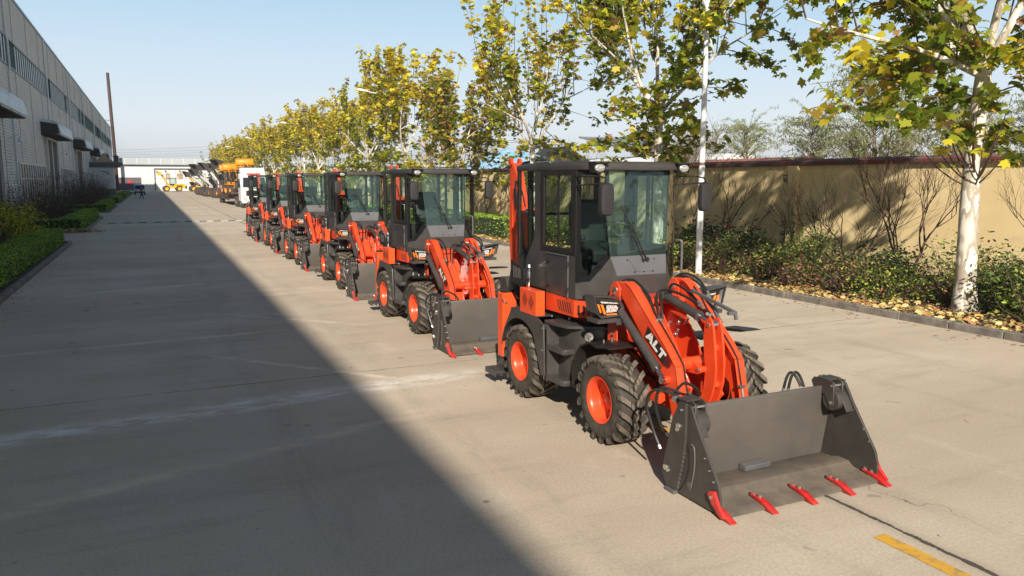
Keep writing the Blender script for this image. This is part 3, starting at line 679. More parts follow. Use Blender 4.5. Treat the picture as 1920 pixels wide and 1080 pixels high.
        m.sheet([(fx(4.02), 6.60, 1.515), (fx(4.03), 6.81, 1.50), (fx(4.06), 6.81, 1.34), (fx(4.068), 6.60, 1.33)], (.010*(1 if not s else -1), 0, 0))
        m.box(*sorted((fx(4.07), fx(4.46))), 6.60, 6.82, 1.225, 1.268); m.box(*sorted((fx(4.30), fx(4.46))), 6.60, 6.615, 1.195, 1.268)
        m.box(*sorted((fx(4.2), fx(4.36))), 6.78, 7.05, 1.26, 1.40)
        hl = part('headlight', m, 'grey_paint', .003)
        m = MB(); m.prism([(fx(x_), z_) for x_, z_ in i1], 6.652, 6.66, 'y', 0)
        part('lamp_back', m, 'black_gloss', 0, hl, smooth=False)
        m = MB()
        m.prism([(fx(x_), z_) for x_, z_ in [(4.20, 1.41), (4.32, 1.398), (4.345, 1.375), (4.325, 1.33), (4.20, 1.325)]], 6.640, 6.652, 'y'); m.prism([(fx(x_), z_) for x_, z_ in [(4.13, 1.452), (4.335, 1.425), (4.35, 1.41), (4.14, 1.43)]], 6.640, 6.652, 'y')
        part('lens', m, 'lamp_clear', .004, hl)
        m = MB()
        m.prism([(fx(x_), z_) for x_, z_ in [(4.125, 1.42), (4.155, 1.418), (4.195, 1.315), (4.168, 1.312)]], 6.638, 6.651, 'y'); m.prism([(fx(x_), z_) for x_, z_ in [(4.085, 1.425), (4.108, 1.424), (4.140, 1.335), (4.12, 1.33)]], 6.638, 6.651, 'y'); m.box(*sorted((fx(4.20), fx(4.33))), 6.642, 6.651, 1.300, 1.315)
        part('indicator', m, 'amber', .003, hl)
        # stabiliser leg
        m = MB(); m.box(*sorted((g(4.10), g(4.30))), 9.02, 9.18, .36, 1.22, 0)
        sl_ = part('stabilizer_leg', m, 'orange_tank', .006)
        m = MB(); m.box(*sorted((g(4.12), g(4.28))), 9.03, 9.17, 1.22, 1.25); m.box(*sorted((g(4.14), g(4.26))), 9.05, 9.15, .22, .37); m.prism([(8.95, 1.22), (9.12, 1.22), (9.18, 1.36), (9.05, 1.38)], *sorted((g(4.30), g(4.5)))); part('leg_cap', m, 'black', .008, sl_)
        m = MB(); m.prism([(9.30, .20), (9.25, .23), (9.15, .34), (9.05, .34), (8.95, .23), (8.90, .20)], *sorted((g(4.13), g(4.145)))); m.prism([(9.30, .20), (9.25, .23), (9.15, .34), (9.05, .34), (8.95, .23), (8.90, .20)], *sorted((g(4.25), g(4.265))))
        m.box(*sorted((g(3.95), g(4.36))), 8.93, 9.27, .17, .20)
        for k in range(5): m.box(*sorted((g(3.95+.09*k), g(3.965+.09*k))), 8.93, 9.27, .13, .17)
        part('foot', m, 'grey_paint', .003, sl_)
        m = MB(); m.cyl((g(4.10), 9.0, 1.13), (g(4.09), 9.0, 1.13), .02, n=8); m.cyl((g(4.14), 9.02, 1.10), (g(4.14), 9.0, 1.10), .016, n=8); m.cyl((g(4.13), 9.03, .42), (g(4.13), 8.97, .42), .024, n=8); part('bolt', m, 'zinc', 0, sl_)
    # orange seat frame / cross beam at the rear carrying the backhoe
    m = MB(); m.box(4.30, mX(4.30), 9.05, 9.16, .40, .56); m.box(4.30, mX(4.30), 9.05, 9.16, .98, 1.12); m.box(4.62, 4.72, 9.16, 9.30, .38, 1.15); m.box(5.04, 5.14, 9.16, 9.30, .38, 1.15); part('rear_frame', m, 'grey_paint', .006)
    m = MB(); m.prism([(9.20, .45), (9.20, 1.15), (9.35, 1.5), (9.75, 1.72), (9.95, 1.66), (9.85, 1.35), (9.50, .6)], 4.74, 5.02); m.prism([(8.95, 1.12), (9.0, 1.36), (9.3, 1.50), (9.4, 1.2)], 4.34, 4.62); part('swing_post', m, 'grey_paint', .012, seg=2)
    # backhoe boom folded upright
    m = MB()
    m.prism([(9.95, 1.45), (10.02, 1.40), (10.14, 1.46), (10.20, 1.9), (10.25, 2.4), (10.32, 2.75), (10.34, 2.90), (10.26, 2.94), (10.12, 2.80), (9.99, 2.45), (9.93, 1.9)], 4.82, 4.94)
    bm_ = part('boom', m, 'orange', .008)
    m = MB(); m.cyl((4.79, 10.28, 2.95), (4.83, 10.28, 2.95), .055, n=18); m.cyl((4.93, 10.28, 2.95), (4.97, 10.28, 2.95), .055, n=18); part('boss', m, 'orange', .004, bm_)
    m = MB(); m.prism([(9.86, 2.22), (9.90, 2.16), (9.99, 2.2), (9.98, 2.32)], 4.75, 5.02); part('boss', m, 'orange', .004, bm_)
    m = MB(); m.cyl((4.74, 9.93, 2.24), (5.03, 9.93, 2.24), .025, n=10); part('pivot_pin', m, 'zinc', 0, bm_)
    m = MB(); m.cyl((4.885, 9.72, 1.55), (4.885, 9.78, 2.15), .045, n=14, mi=0); m.cyl((4.885, 9.78, 2.15), (4.885, 9.93, 2.26), .024, n=10, mi=1); part('boom_cylinder', m, ['grey_paint', 'chrome'], 0, bm_)
    # dipper arm hanging down behind and digging bucket
    m = MB(); m.prism([(10.30, 2.92), (10.36, 2.90), (10.38, 2.70), (10.40, 1.9), (10.34, 1.25), (10.28, 1.25), (10.28, 1.9), (10.27, 2.7)], 4.835, 4.925); dp = part('dipper_arm', m, 'orange', .008)
    m = MB(); m.prism([(10.42, 1.25), (10.42, .82), (10.32, .60), (10.10, .52), (9.92, .62), (9.96, .66), (10.12, .60), (10.27, .68), (10.36, .84), (10.36, 1.25)], 4.70, 5.08, 'x')
    for x in (4.70, 5.065): m.prism([(10.42, 1.25), (10.42, .82), (10.32, .60), (10.10, .52), (9.92, .62), (10.05, .9), (10.2, 1.25)], x-.008, x+.012)
    part('digging_bucket', m, 'bucket_out', .006, dp)
    for h in ([(4.76, 9.8, 1.7), (4.72, 9.86, 2.3), (4.74, 9.98, 2.62), (4.80, 10.06, 2.66), (4.86, 10.0, 2.5), (4.90, 9.95, 2.2)], [(4.78, 9.75, 1.6), (4.75, 9.82, 2.2), (4.765, 10.0, 2.5), (4.78, 10.1, 2.55), (4.79, 10.08, 2.3)]):
        m = MB(); m.tube(catmull([Vector(p) for p in h], 6), .013, 7); part('hydraulic_hose', m, 'rubber_hose', 0, bm_)
    # slotted exhaust guard with its chrome pipe
    m = MB(); m.prism([(8.77, 1.69), (8.50, 1.63), (8.40, 1.57), (8.38, 1.42), (8.46, 1.37), (8.77, 1.42)], 4.10, 4.112, 'x', 0)
    for k in range(5): y = 8.70-.046*k; m.prism([(y, 1.625-.006*k), (y-.022, 1.62-.006*k), (y-.030, 1.475), (y-.010, 1.475)], 4.0995, 4.098, 'x', 1)  # slot strips coloured pale to stand for bright ground seen through
    part('exhaust_guard', m, ['black', 'zinc'], 0)
    m = MB(); m.tube([(4.14, 8.33, 1.40), (4.14, 8.33, 1.44), (4.14, 8.33, 1.56), (4.14, 8.33, 1.58), (4.14, 8.33, 1.63)], [.030, .036, .036, .028, .030], 14); m.cyl((4.14, 8.33, 1.63), (4.14, 8.33, 1.67), .036, .02, n=12)
    part('exhaust_pipe', m, 'chrome')
    m = MB(); m.tube([(4.55, 6.50, 1.08), (5.60, 6.2, 1.11)], .001, 3) if False else m.prism([(6.35, 1.10), (6.0, 1.14), (5.9, 1.165), (5.98, 1.17), (6.30, 1.14)], mX(4.15), mX(4.35)); part('fender_lip', m, 'black', .004)
    return root
# ---------------------------------------------------------------- plants
ORD = ['first', 'second', 'third', 'fourth', 'fifth', 'sixth', 'seventh', 'eighth', 'ninth', 'tenth', 'eleventh', 'twelfth', 'thirteenth', 'fourteenth', 'fifteenth',
       'sixteenth', 'seventeenth', 'eighteenth', 'nineteenth', 'twentieth', 'twenty-first', 'twenty-second', 'twenty-third', 'twenty-fourth', 'twenty-fifth', 'twenty-sixth', 'twenty-seventh', 'twenty-eighth']
def pol(pts): return np.array([(r*math.cos(R(a)), r*math.sin(R(a))) for a, r in pts])
STAR = pol([(0, 1.0), (12, .80), (24, .60), (40, .78), (55, .97), (66, .76), (84, .56), (100, .70), (116, .80), (138, .56), (165, .50), (180, .30), (195, .50), (222, .56), (244, .80), (260, .70), (276, .56), (294, .76), (305, .97), (320, .78), (336, .60), (348, .80)])
OVAL = np.array([(1, 0), (.4, .38), (-.45, .36), (-.9, 0), (-.45, -.36), (.4, -.38)])
NARROW = np.array([(1, 0), (.2, .19), (-.9, 0), (.2, -.19)])
QUAD = np.array([(.9, 0), (0, .5), (-.9, 0), (0, -.5)])
def leaf_mesh(name, P, size, col, shape, up=0.5, tipdown=0.5, curl=0.25, material='leaf', parent=None, N=None):
    n = len(P); K = len(shape)
    nrm = rng.normal(size=(n, 3)); nrm /= np.linalg.norm(nrm, axis=1, keepdims=True)
    if N is not None: nrm = nrm*(1-up)+N*up
    else: nrm[:, 2] = np.abs(nrm[:, 2]); nrm = nrm*(1-up)+np.array([0, 0, 1.0])*up
    nrm /= np.linalg.norm(nrm, axis=1, keepdims=True)
    t = rng.normal(size=(n, 3)); t[:, 2] -= tipdown*1.5
    t -= nrm*np.sum(t*nrm, axis=1, keepdims=True); t /= np.linalg.norm(t, axis=1, keepdims=True)
    b = np.cross(nrm, t)
    s = np.asarray(size).reshape(n, 1, 1)
    sx = shape[:, 0].reshape(1, K, 1); sy = shape[:, 1].reshape(1, K, 1)
    V = P[:, None, :]+s*(t[:, None, :]*sx+b[:, None, :]*sy-nrm[:, None, :]*curl*(sx*sx*0.5+sy*sy))
    me = bpy.data.meshes.new(name)
    me.vertices.add(n*K); me.vertices.foreach_set('co', V.reshape(-1).astype(np.float32))
    me.loops.add(n*K); me.loops.foreach_set('vertex_index', np.arange(n*K, dtype=np.int32))
    me.polygons.add(n); me.polygons.foreach_set('loop_start', np.arange(0, n*K, K, dtype=np.int32)); me.polygons.foreach_set('loop_total', np.full(n, K, dtype=np.int32))
    ca = me.color_attributes.new('Col', 'FLOAT_COLOR', 'POINT')
    C4 = np.ones((n, K, 4), dtype=np.float32); C4[:, :, :3] = np.clip(col, 0.004, 1)[:, None, :]
    ca.data.foreach_set('color', C4.reshape(-1))
    me.update(calc_edges=True); me.validate()
    me.materials.append(M[material])
    o = bpy.data.objects.new(name, me); COL.objects.link(o)
    if parent: o.parent = parent
    return o
leafmat('leaf', 0.52, 0.5); leafmat('leaf_dense', 0.22, 0.55); leafmat('litter', 0.05, 0.8)
def palette(n, cols, wts, var=0.22):
    idx = rng.choice(len(cols), size=n, p=np.array(wts)/sum(wts)); c = np.array(cols)[idx]
    return c*(1+rng.normal(size=(n, 1))*var)*(1+rng.normal(size=(n, 3))*0.05)
GREEN = (0.155, 0.225, 0.022); OLIVE = (0.32, 0.34, 0.035); YELLOW = (0.68, 0.58, 0.045); GOLD = (0.58, 0.42, 0.08); BROWN = (0.36, 0.20, 0.09); LIME = (0.44, 0.50, 0.045)
m_, t_, b_, o_ = nodes('plane_bark')
tc = t_.nodes.new('ShaderNodeTexCoord'); mp = t_.nodes.new('ShaderNodeMapping'); mp.inputs['Scale'].default_value = (1, 1, .35); t_.links.new(tc.outputs['Object'], mp.inputs[0])
n1 = t_.nodes.new('ShaderNodeTexNoise'); n1.inputs['Scale'].default_value = 3.6; n1.inputs['Detail'].default_value = 5; n1.inputs['Roughness'].default_value = .55; t_.links.new(mp.outputs[0], n1.inputs['Vector'])
cr = t_.nodes.new('ShaderNodeValToRGB'); cr.color_ramp.interpolation = 'LINEAR'
for p, c in ((0.0, (.12, .085, .06)), (.425, (.15, .11, .08)), (.45, (.32, .27, .20)), (.52, (.42, .38, .31)), (.545, (.58, .54, .46)), (1, (.70, .67, .60))):
    e = cr.color_ramp.elements.new(p) if p not in (0.0, 1) else cr.color_ramp.elements[0 if p == 0 else 1]
    e.color = (*c, 1)
t_.links.new(n1.outputs['Fac'], cr.inputs[0]); t_.links.new(cr.outputs[0], b_.inputs['Base Color']); b_.inputs['Roughness'].default_value = .85
bp = t_.nodes.new('ShaderNodeBump'); bp.inputs['Strength'].default_value = .35; bp.inputs['Distance'].default_value = .02; t_.links.new(n1.outputs['Fac'], bp.inputs['Height']); t_.links.new(bp.outputs[0], b_.inputs['Normal'])
mat('twig', (0.10, 0.065, 0.045), 0.9, noise=.3, scale=10)
mat('twig_pale', (0.22, 0.18, 0.13), 0.9, noise=.3, scale=10)
mat('dark_stem', (0.125, 0.078, 0.056), 0.9, noise=.3, scale=10)

def rv(a=1.0): v = Vector((random.gauss(0, 1), random.gauss(0, 1), random.gauss(0, 1))); return v.normalized()*a
def plane_tree(name, seed, height=10.5, fork=4.2, spread=2.6, limbs=4, shoots=60, per=26, leaf=.13, yellow=.5, brown=.05, low=True, lean=(0, 0), trunk_r=.20, extra=(), lowf=.16):
    random.seed(seed)
    root = empty(name, (0, 0, 0)); tb = MB(); wig = MB()
    base = [Vector((lean[0]*t+.05*math.sin(seed+t*4), lean[1]*t+.05*math.cos(seed*2+t*3), fork*t)) for t in [k/7 for k in range(8)]]
    tb.tube(base, [trunk_r*(1.25 if k == 0 else 1.0)*(1-.045*k) for k in range(8)], 14)
    top = base[-1]; ends = []; P = []; colr = []
    a0 = random.random()*6.28
    segs = []
    for k in range(limbs):
        a = a0+2*math.pi*k/limbs+random.gauss(0, .25); el = R(random.uniform(46, 72)); L = random.uniform(.75, 1.1)*spread
        d = Vector((math.cos(a)*math.cos(el), math.sin(a)*math.cos(el), math.sin(el)))
        start = top-Vector((0, 0, random.uniform(0, .25))); pts = [start]
        for j in range(5): d = (d+rv(.13)+Vector((0, 0, .02))).normalized(); pts.append(pts[-1]+d*L/5*1.25)
        r0 = trunk_r*.42; tb.tube(pts, [r0*(1-.13*j) for j in range(6)], 9); segs.append((pts, r0))
        for q in range(2):
            i = random.randint(2, 4); dd = (d+rv(.8)); dd.z = abs(dd.z)*.6+.25; dd.normalize(); p2 = [pts[i]]
            for j in range(4): dd = (dd+rv(.15)).normalized(); p2.append(p2[-1]+dd*L*.24)
            tb.tube(p2, [r0*.45*(1-.17*j) for j in range(5)], 6); segs.append((p2, r0*.4))
    for (az, el, L) in extra:
        a, el = R(az), R(el); d = Vector((math.cos(a)*math.cos(el), math.sin(a)*math.cos(el), math.sin(el))); pts = [top-Vector((0, 0, .3))]
        for j in range(6): d = (d+rv(.10)).normalized(); pts.append(pts[-1]+d*L/6)
        r0 = trunk_r*.36; tb.tube(pts, [r0*(1-.13*j) for j in range(7)], 7); segs += [(pts, r0)]*2
    # shoots
    for s in range(shoots):
        pts, r0 = random.choice(segs); i = random.uniform(.12, 1)*(len(pts)-1); j = int(i); o = pts[j].lerp(pts[min(j+1, len(pts)-1)], i-j)
        out = Vector((o.x-top.x, o.y-top.y, 0)); out = out.normalized() if out.length > .1 else Vector((random.gauss(0, 1), random.gauss(0, 1), 0)).normalized()
        kind = random.random()
        if kind < lowf:           # from the upper trunk, hanging low
            o = base[random.randint(5, 7)]; a = random.random()*6.28; out = Vector((math.cos(a), math.sin(a), 0))
            d = (out+Vector((0, 0, random.uniform(.0, .5)))).normalized(); L = random.uniform(1.2, spread*.95); g = -.06
        elif kind < .55:         # spreading
            d = (out*1.0+rv(.6)+Vector((0, 0, random.uniform(-.35, .5)))).normalized(); L = random.uniform(.9, 2.0); g = -.05
        else:
            d = (out*random.uniform(.0, .40)+rv(.14)+Vector((0, 0, 1))).normalized(); L = min(random.uniform(1.6, 4.3), max(1, height-o.z+random.uniform(-.6, .5))); g = .05
        p = [o]; n = 7
        for q in range(n): d = (d+rv(.07)+Vector((0, 0, g))).normalized(); p.append(p[-1]+d*L/n)
        wig.tube(p, [.016*(1-.11*q)+.002 for q in range(n+1)], 4, cap=False)
        tone = random.random(); nl = int(per*L/2.2*random.uniform(.5, 1.4))
        clump = [random.uniform(.12, 1) for _ in range(max(3, nl//9))]+[.96]
        for q in range(nl):
            u = min(1, max(.06, random.choice(clump)+random.gauss(0, .035)))*n; j = min(int(u), n-1); c = p[j].lerp(p[j+1], u-j)+rv(random.uniform(.05, .32))
            P.append(c[:]); x = random.random()
            t = tone*.55+random.random()*.35+(c.z-fork)*.055-.08
            colr.append(BROWN if x < brown else (GOLD if x < brown*2.2 else (YELLOW if t > 1-yellow else (LIME if t > .82-yellow*.8 else (OLIVE if random.random() < .5 else GREEN)))))
    tr = tb.build('trunk', 'plane_bark', root); wig.build('twigs', 'twig', tr, smooth=False)
    P = np.array(P); c = np.array(colr)*(1+rng.normal(size=(len(P), 1))*.22)
    leaf_mesh('crown', P, leaf*rng.uniform(.65, 1.15, len(P)), c, STAR, up=.35, tipdown=.6, curl=.35, parent=root)
    return root
def bare_shrub(name, seed, h=2.4, spread=1.1, stems=4, depth=5, r=.028, material='dark_stem', kid=3, leaves=0):
    random.seed(seed); root = MB(); tips = []
    def grow(p, d, L, r_, lev):
        pts = [p]; n = 4
        for k in range(n): d = (d+rv(.13)+Vector((0, 0, .03))).normalized(); pts.append(pts[-1]+d*L/n)
        root.tube(pts, [max(.0022, r_*(1-.13*k)) for k in range(n+1)], 5 if lev < 2 else 3, cap=False)
        tips.append(pts[-1])
        if lev >= depth: return
        for q in range(kid if lev < depth-1 else 2):
            i = random.randint(2, n) if q else n
            dd = (d+rv(.52)+Vector((0, 0, .12))).normalized(); grow(pts[i], dd, L*random.uniform(.62, .9), r_*.58, lev+1)
    for s in range(stems):
        a = 2*math.pi*s/stems+random.random(); d = Vector((math.cos(a)*spread*.6, math.sin(a)*spread*.6, 1)).normalized()
        grow(Vector((math.cos(a)*.05, math.sin(a)*.05, 0)), d, h*.34, r, 1)
    return root, tips
def bush(name, seed, rx, ry, h, n, size, cols, wts, shape=OVAL, twig='twig', clumps=26, z0=.12, material='leaf_dense', tw=26):
    random.seed(seed); root = empty(name, (0, 0, 0)); st = MB(); C_ = []
    for k in range(clumps):
        a = random.random()*6.28; u = math.sqrt(random.random()); zz = z0*h+(h*(1-z0))*random.uniform(.1, 1)*math.sqrt(max(0.02, 1-u*u*.75))
        c = Vector((rx*u*math.cos(a), ry*u*math.sin(a), zz)); C_.append(c)
        if k < tw: st.tube([Vector((c.x*.18, c.y*.18, 0)), Vector((c.x*.55, c.y*.55, c.z*.5))+rv(.03), c], [.012, .008, .003], 4, cap=False)
    for k in range(tw):
        a = random.random()*6.28; u = random.uniform(.3, 1.05); c = Vector((rx*u*math.cos(a), ry*u*math.sin(a), h*random.uniform(.5, 1.1)))
        st.tube([Vector((c.x*.3, c.y*.3, 0)), Vector((c.x*.75, c.y*.75, c.z*.5))+rv(.04), c], [.008, .006, .002], 3, cap=False)
    Cn = np.array([c[:] for c in C_]); idx = rng.integers(0, len(Cn), n); rad = min(rx, ry, h)*.20+.03
    P = Cn[idx]+rng.normal(size=(n, 3))*rad*np.array([1, 1, .8]); P[:, 2] = np.maximum(P[:, 2], .04)
    tone = rng.uniform(.75, 1.25, len(Cn))[idx][:, None]
    leaf_mesh('foliage', P, size*rng.uniform(.6, 1.2, n), palette(n, cols, wts)*tone, shape, up=.4, tipdown=.2, curl=.2, material=material, parent=root)
    st.build('stems', twig, root, smooth=False)
    return root
def airy_tree(name, seed, h, r, n, size, cols, wts, droop=.0, strands=90, shape=NARROW, trunk='twig_pale', base=.2):
    random.seed(seed); root = empty(name, (0, 0, 0)); st = MB(); P = []
    st.tube([Vector((0, 0, 0)), Vector((.1, 0, h*.3)), Vector((.0, .1, h*.6)), Vector((.1, .1, h*.9))], [.16, .12, .07, .02], 7)
    per = max(4, n//strands)
    for s in range(strands):
        z = h*random.uniform(base, .9); a = random.random()*6.28; d = Vector((math.cos(a), math.sin(a), random.uniform(.4, 1.1))).normalized()
        L = r*random.uniform(.5, 1.1)*math.sqrt(max(.15, 1-(z/h-.35)**2*1.4)); p = [Vector((.05, .05, z))]; k = 8
        for q in range(k): d = (d+rv(.13)+Vector((0, 0, -droop*(q/k)+.03))).normalized(); p.append(p[-1]+d*L/k*1.2)
        st.tube(p, [.022*(1-.11*q)+.002 for q in range(k+1)], 3, cap=False)
        for q in range(per):
            u = random.uniform(.2, 1)*k; j = min(int(u), k-1); P.append((p[j].lerp(p[j+1], u-j)+rv(random.uniform(.02, .22)))[:])
    st.build('trunk', trunk, root, smooth=False)
    if n: P = np.array(P); leaf_mesh('crown', P, size*rng.uniform(.6, 1.3, len(P)), palette(len(P), cols, wts), shape, up=.1, tipdown=1.2 if droop > .1 else .3, curl=.1, parent=root)
    return root
def hedge(name, x0, x1, y0, y1, h, label, inner=True, dens=430, size=.032):
    root = empty(name, ((x0+x1)/2, (y0+y1)/2, .12), 0, label, 'hedge', 'clipped box hedges along the left kerb')
    w2, l2 = (x1-x0)/2, (y1-y0)/2
    mb = MB(); mb.box(-w2+.06, w2-.06, -l2+.06, l2-.06, 0, h-.07); mb.build('core_box', 'hedge_core', root, smooth=False)  # one dark solid box fills the hedge behind its leaves
    faces = [((-w2, -l2, h), (2*w2, 0, 0), (0, 2*l2, 0), (0, 0, 1)), ((w2, -l2, 0), (0, 2*l2, 0), (0, 0, h), (1, 0, 0)), ((-w2, -l2, 0), (0, 2*l2, 0), (0, 0, h), (-1, 0, 0)),
             ((-w2, -l2, 0), (2*w2, 0, 0), (0, 0, h), (0, -1, 0)), ((-w2, l2, 0), (2*w2, 0, 0), (0, 0, h), (0, 1, 0))]
    P = []; NN = []
    for o, a, b, nn in faces:
        o, a, b, nn = map(np.array, (o, a, b, nn)); A = np.linalg.norm(a)*np.linalg.norm(b); k = int(A*dens)
        if nn[0] < 0: k //= 4
        u = rng.random((k, 2)); p = o+u[:, :1]*a+u[:, 1:]*b+rng.normal(size=(k, 3))*.018
        p = p+nn*(np.sin(p[:, 1:2]*3.1+p[:, 0:1]*5)*.02+rng.normal(size=(k, 1))*.02); P.append(p); NN.append(np.repeat(nn[None].astype(float), k, 0))
    P = np.concatenate(P); NN = np.concatenate(NN); n = len(P)
    leaf_mesh('foliage', P, size*rng.uniform(.6, 1.3, n), palette(n, [(.23, .38, .04), (.15, .27, .032), (.40, .48, .055), (.07, .13, .02)], [4, 3.5, 2, 1]), QUAD, up=.45, tipdown=0, curl=.1, material='leaf_dense', parent=root, N=NN)
    return root
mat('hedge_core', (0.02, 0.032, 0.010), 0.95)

# ---------------------------------------------------------------- ground
def concrete(name):
    m, t, b, o = nodes(name); L = t.links; N = t.nodes.new
    tc = N('ShaderNodeTexCoord'); sp = N('ShaderNodeSeparateXYZ'); L.new(tc.outputs['Object'], sp.inputs[0])
    def noise(scale, det=6, rough=.6, sx=1, sy=1, rot=0):
        mp = N('ShaderNodeMapping'); mp.inputs['Scale'].default_value = (sx, sy, 1); mp.inputs['Rotation'].default_value = (0, 0, rot); L.new(tc.outputs['Object'], mp.inputs[0])
        n = N('ShaderNodeTexNoise'); n.inputs['Scale'].default_value = scale; n.inputs['Detail'].default_value = det; n.inputs['Roughness'].default_value = rough; L.new(mp.outputs[0], n.inputs['Vector']); return n.outputs['Fac']
    def math_(op, a, b_=None, c=None):
        n = N('ShaderNodeMath'); n.operation = op
        for i, v in enumerate((a, b_, c)):
            if v is None: continue
            if isinstance(v, (int, float)): n.inputs[i].default_value = v
            else: L.new(v, n.inputs[i])
        return n.outputs[0]
    def rng_(v, a, b_, c=0., d=1.):
        n = N('ShaderNodeMapRange'); n.inputs[1].default_value = a; n.inputs[2].default_value = b_; n.inputs[3].default_value = c; n.inputs[4].default_value = d; n.interpolation_type = 'SMOOTHSTEP'; L.new(v, n.inputs[0]); return n.outputs[0]
    def mix(f, a, b_):
        n = N('ShaderNodeMix'); n.data_type = 'RGBA'; L.new(f, n.inputs[0]) if not isinstance(f, float) else setattr(n.inputs[0], 'default_value', f)
        for i, v in ((6, a), (7, b_)):
            if isinstance(v, tuple): n.inputs[i].default_value = (*v, 1)
            else: L.new(v, n.inputs[i])
        return n.outputs[2]
    c = mix(rng_(noise(.22, 5, .6, .6, 1.4), .36, .66), (.46, .385, .295), (.56, .48, .375))
    c = mix(math_('MULTIPLY', rng_(noise(.9, 7, .7, .45, 2.2, .1), .50, .74), .6), c, (.34, .285, .22))
    c = mix(math_('MULTIPLY', rng_(noise(.5, 7, .75, 1.5, .7, -.3), .54, .72), .55), c, (.64, .58, .49))
    c = mix(math_('MULTIPLY', rng_(noise(3.2, 8, .8), .58, .72), .45), c, (.26, .215, .16))
    c = mix(math_('MULTIPLY', rng_(noise(38, 3, .7), .35, .7), .32), c, (.22, .185, .14))
    c = mix(math_('MULTIPLY', rng_(noise(1.7, 3, .5), .70, .74), .55), c, (.17, .145, .115))
    c = mix(math_('MULTIPLY', rng_(noise(11, 4, .6), .68, .74), .6), c, (.13, .11, .085))
    vo = N('ShaderNodeTexVoronoi'); vo.feature = 'DISTANCE_TO_EDGE'; vo.inputs['Scale'].default_value = .13; vw = N('ShaderNodeVectorMath'); vw.operation = 'MULTIPLY_ADD'
    nn = N('ShaderNodeTexNoise'); nn.inputs['Scale'].default_value = 1.2; nn.inputs['Detail'].default_value = 8; L.new(tc.outputs['Object'], nn.inputs['Vector'])
    L.new(nn.outputs['Color'], vw.inputs[0]); vw.inputs[1].default_value = (1.6, 1.6, 0); L.new(tc.outputs['Object'], vw.inputs[2]); L.new(vw.outputs[0], vo.inputs['Vector'])
    c = mix(math_('MULTIPLY', math_('LESS_THAN', vo.outputs['Distance'], .0012), math_('MULTIPLY', rng_(noise(.35, 3, .5), .48, .60), .7)), c, (.10, .085, .065))
    # scuffs: x0,x1,y at x=0,slope,width,colour,strength
    nz = noise(1.3, 7, .75, 1, 3)
    for (xa, xb, y0, k, wd, cc, stg) in ((-5, 4.6, 9.35, .10, .20, (.74, .70, .63), .95), (-3, 3.4, 7.45, .30, .10, (.64, .54, .40), .8), (.2, 3.8, 13.2, -1.15, .09, (.72, .64, .50), .8), (.8, 4.0, 17.4, -1.0, .07, (.72, .64, .52), .7), (-2.2, 1.5, 21.0, .25, .12, (.72, .69, .63), .8), (-3, 2.6, 13.9, .06, .08, (.66, .62, .55), .7), (6, 13, 12.5, -.12, .25, (.36, .30, .22), .5), (5.6, 12, 8.3, .05, .20, (.36, .30, .22), .4)):
        dy = math_('ABSOLUTE', math_('SUBTRACT', sp.outputs[1], math_('MULTIPLY_ADD', sp.outputs[0], k, y0)))
        f = math_('MULTIPLY', rng_(dy, 0, wd*2, 1, 0), math_('MULTIPLY', rng_(sp.outputs[0], xa, xa+1.2), rng_(sp.outputs[0], xb-1.2, xb, 1, 0)))
        f = math_('MULTIPLY', math_('MULTIPLY', f, rng_(nz, .38, .60)), stg); c = mix(f, c, cc)
    dr = N('ShaderNodeTexVoronoi'); dr.inputs['Scale'].default_value = 1.1; L.new(tc.outputs['Object'], dr.inputs['Vector'])
    c = mix(math_('MULTIPLY', rng_(dr.outputs['Distance'], .018, .055, 1, 0), math_('MULTIPLY', rng_(noise(.7, 2, .5), .50, .58), .65)), c, (.10, .085, .07))
    for xt in (4.25, 5.6, 1.2, 2.9, 8.9, 10.4):   # faint wheel tracks along the road
        dx = math_('ABSOLUTE', math_('SUBTRACT', math_('ADD', sp.outputs[0], math_('MULTIPLY', math_('SUBTRACT', noise(.12, 2, .5), .5), 1.6)), xt))
        c = mix(math_('MULTIPLY', math_('MULTIPLY', rng_(dx, .05, .24, 1, 0), rng_(noise(2.2, 6, .8, 2.5, .5), .40, .62)), .22), c, (.22, .19, .15))
    # joints
    wob = math_('MULTIPLY', math_('SUBTRACT', noise(2.6, 6, .75), .5), .055)
    xj = math_('ABSOLUTE', math_('ADD', math_('SUBTRACT', sp.outputs[0], 5.11), wob)); wid = rng_(noise(2.0, 6, .8), .35, .68, .006, .036)
    fx = math_('MULTIPLY', math_('LESS_THAN', xj, wid), .92); c = mix(math_('MULTIPLY', rng_(xj, .02, .14, 1, 0), .30), c, (.24, .20, .155)); c = mix(fx, c, (.050, .042, .035))
    yy = math_('SUBTRACT', math_('PINGPONG', math_('ADD', math_('SUBTRACT', sp.outputs[1], 10.45), 392.5), 3.925), 0)
    yj = math_('ABSOLUTE', math_('ADD', yy, math_('MULTIPLY', wob, .35))); fy = math_('MULTIPLY', math_('LESS_THAN', yj, rng_(noise(1.1, 6, .8), .36, .60, .002, .015)), .9); c = mix(fy, c, (.075, .062, .052))
    L.new(c, b.inputs['Base Color']); L.new(rng_(noise(.8, 5, .6), .3, .7, .62, .86), b.inputs['Roughness']); b.inputs['Specular IOR Level'].default_value = .35
    bp = N('ShaderNodeBump'); bp.inputs['Strength'].default_value = .25; bp.inputs['Distance'].default_value = .01; L.new(noise(55, 4, .7), bp.inputs['Height']); L.new(bp.outputs[0], b.inputs['Normal'])
concrete('concrete')
mat('soil', (0.085, 0.062, 0.042), 0.95, col2=(0.045, 0.034, 0.024), scale=3, bump=.6, bscale=20)
mat('field', (0.16, 0.14, 0.09), 0.95, col2=(0.08, 0.09, 0.04), scale=.05)
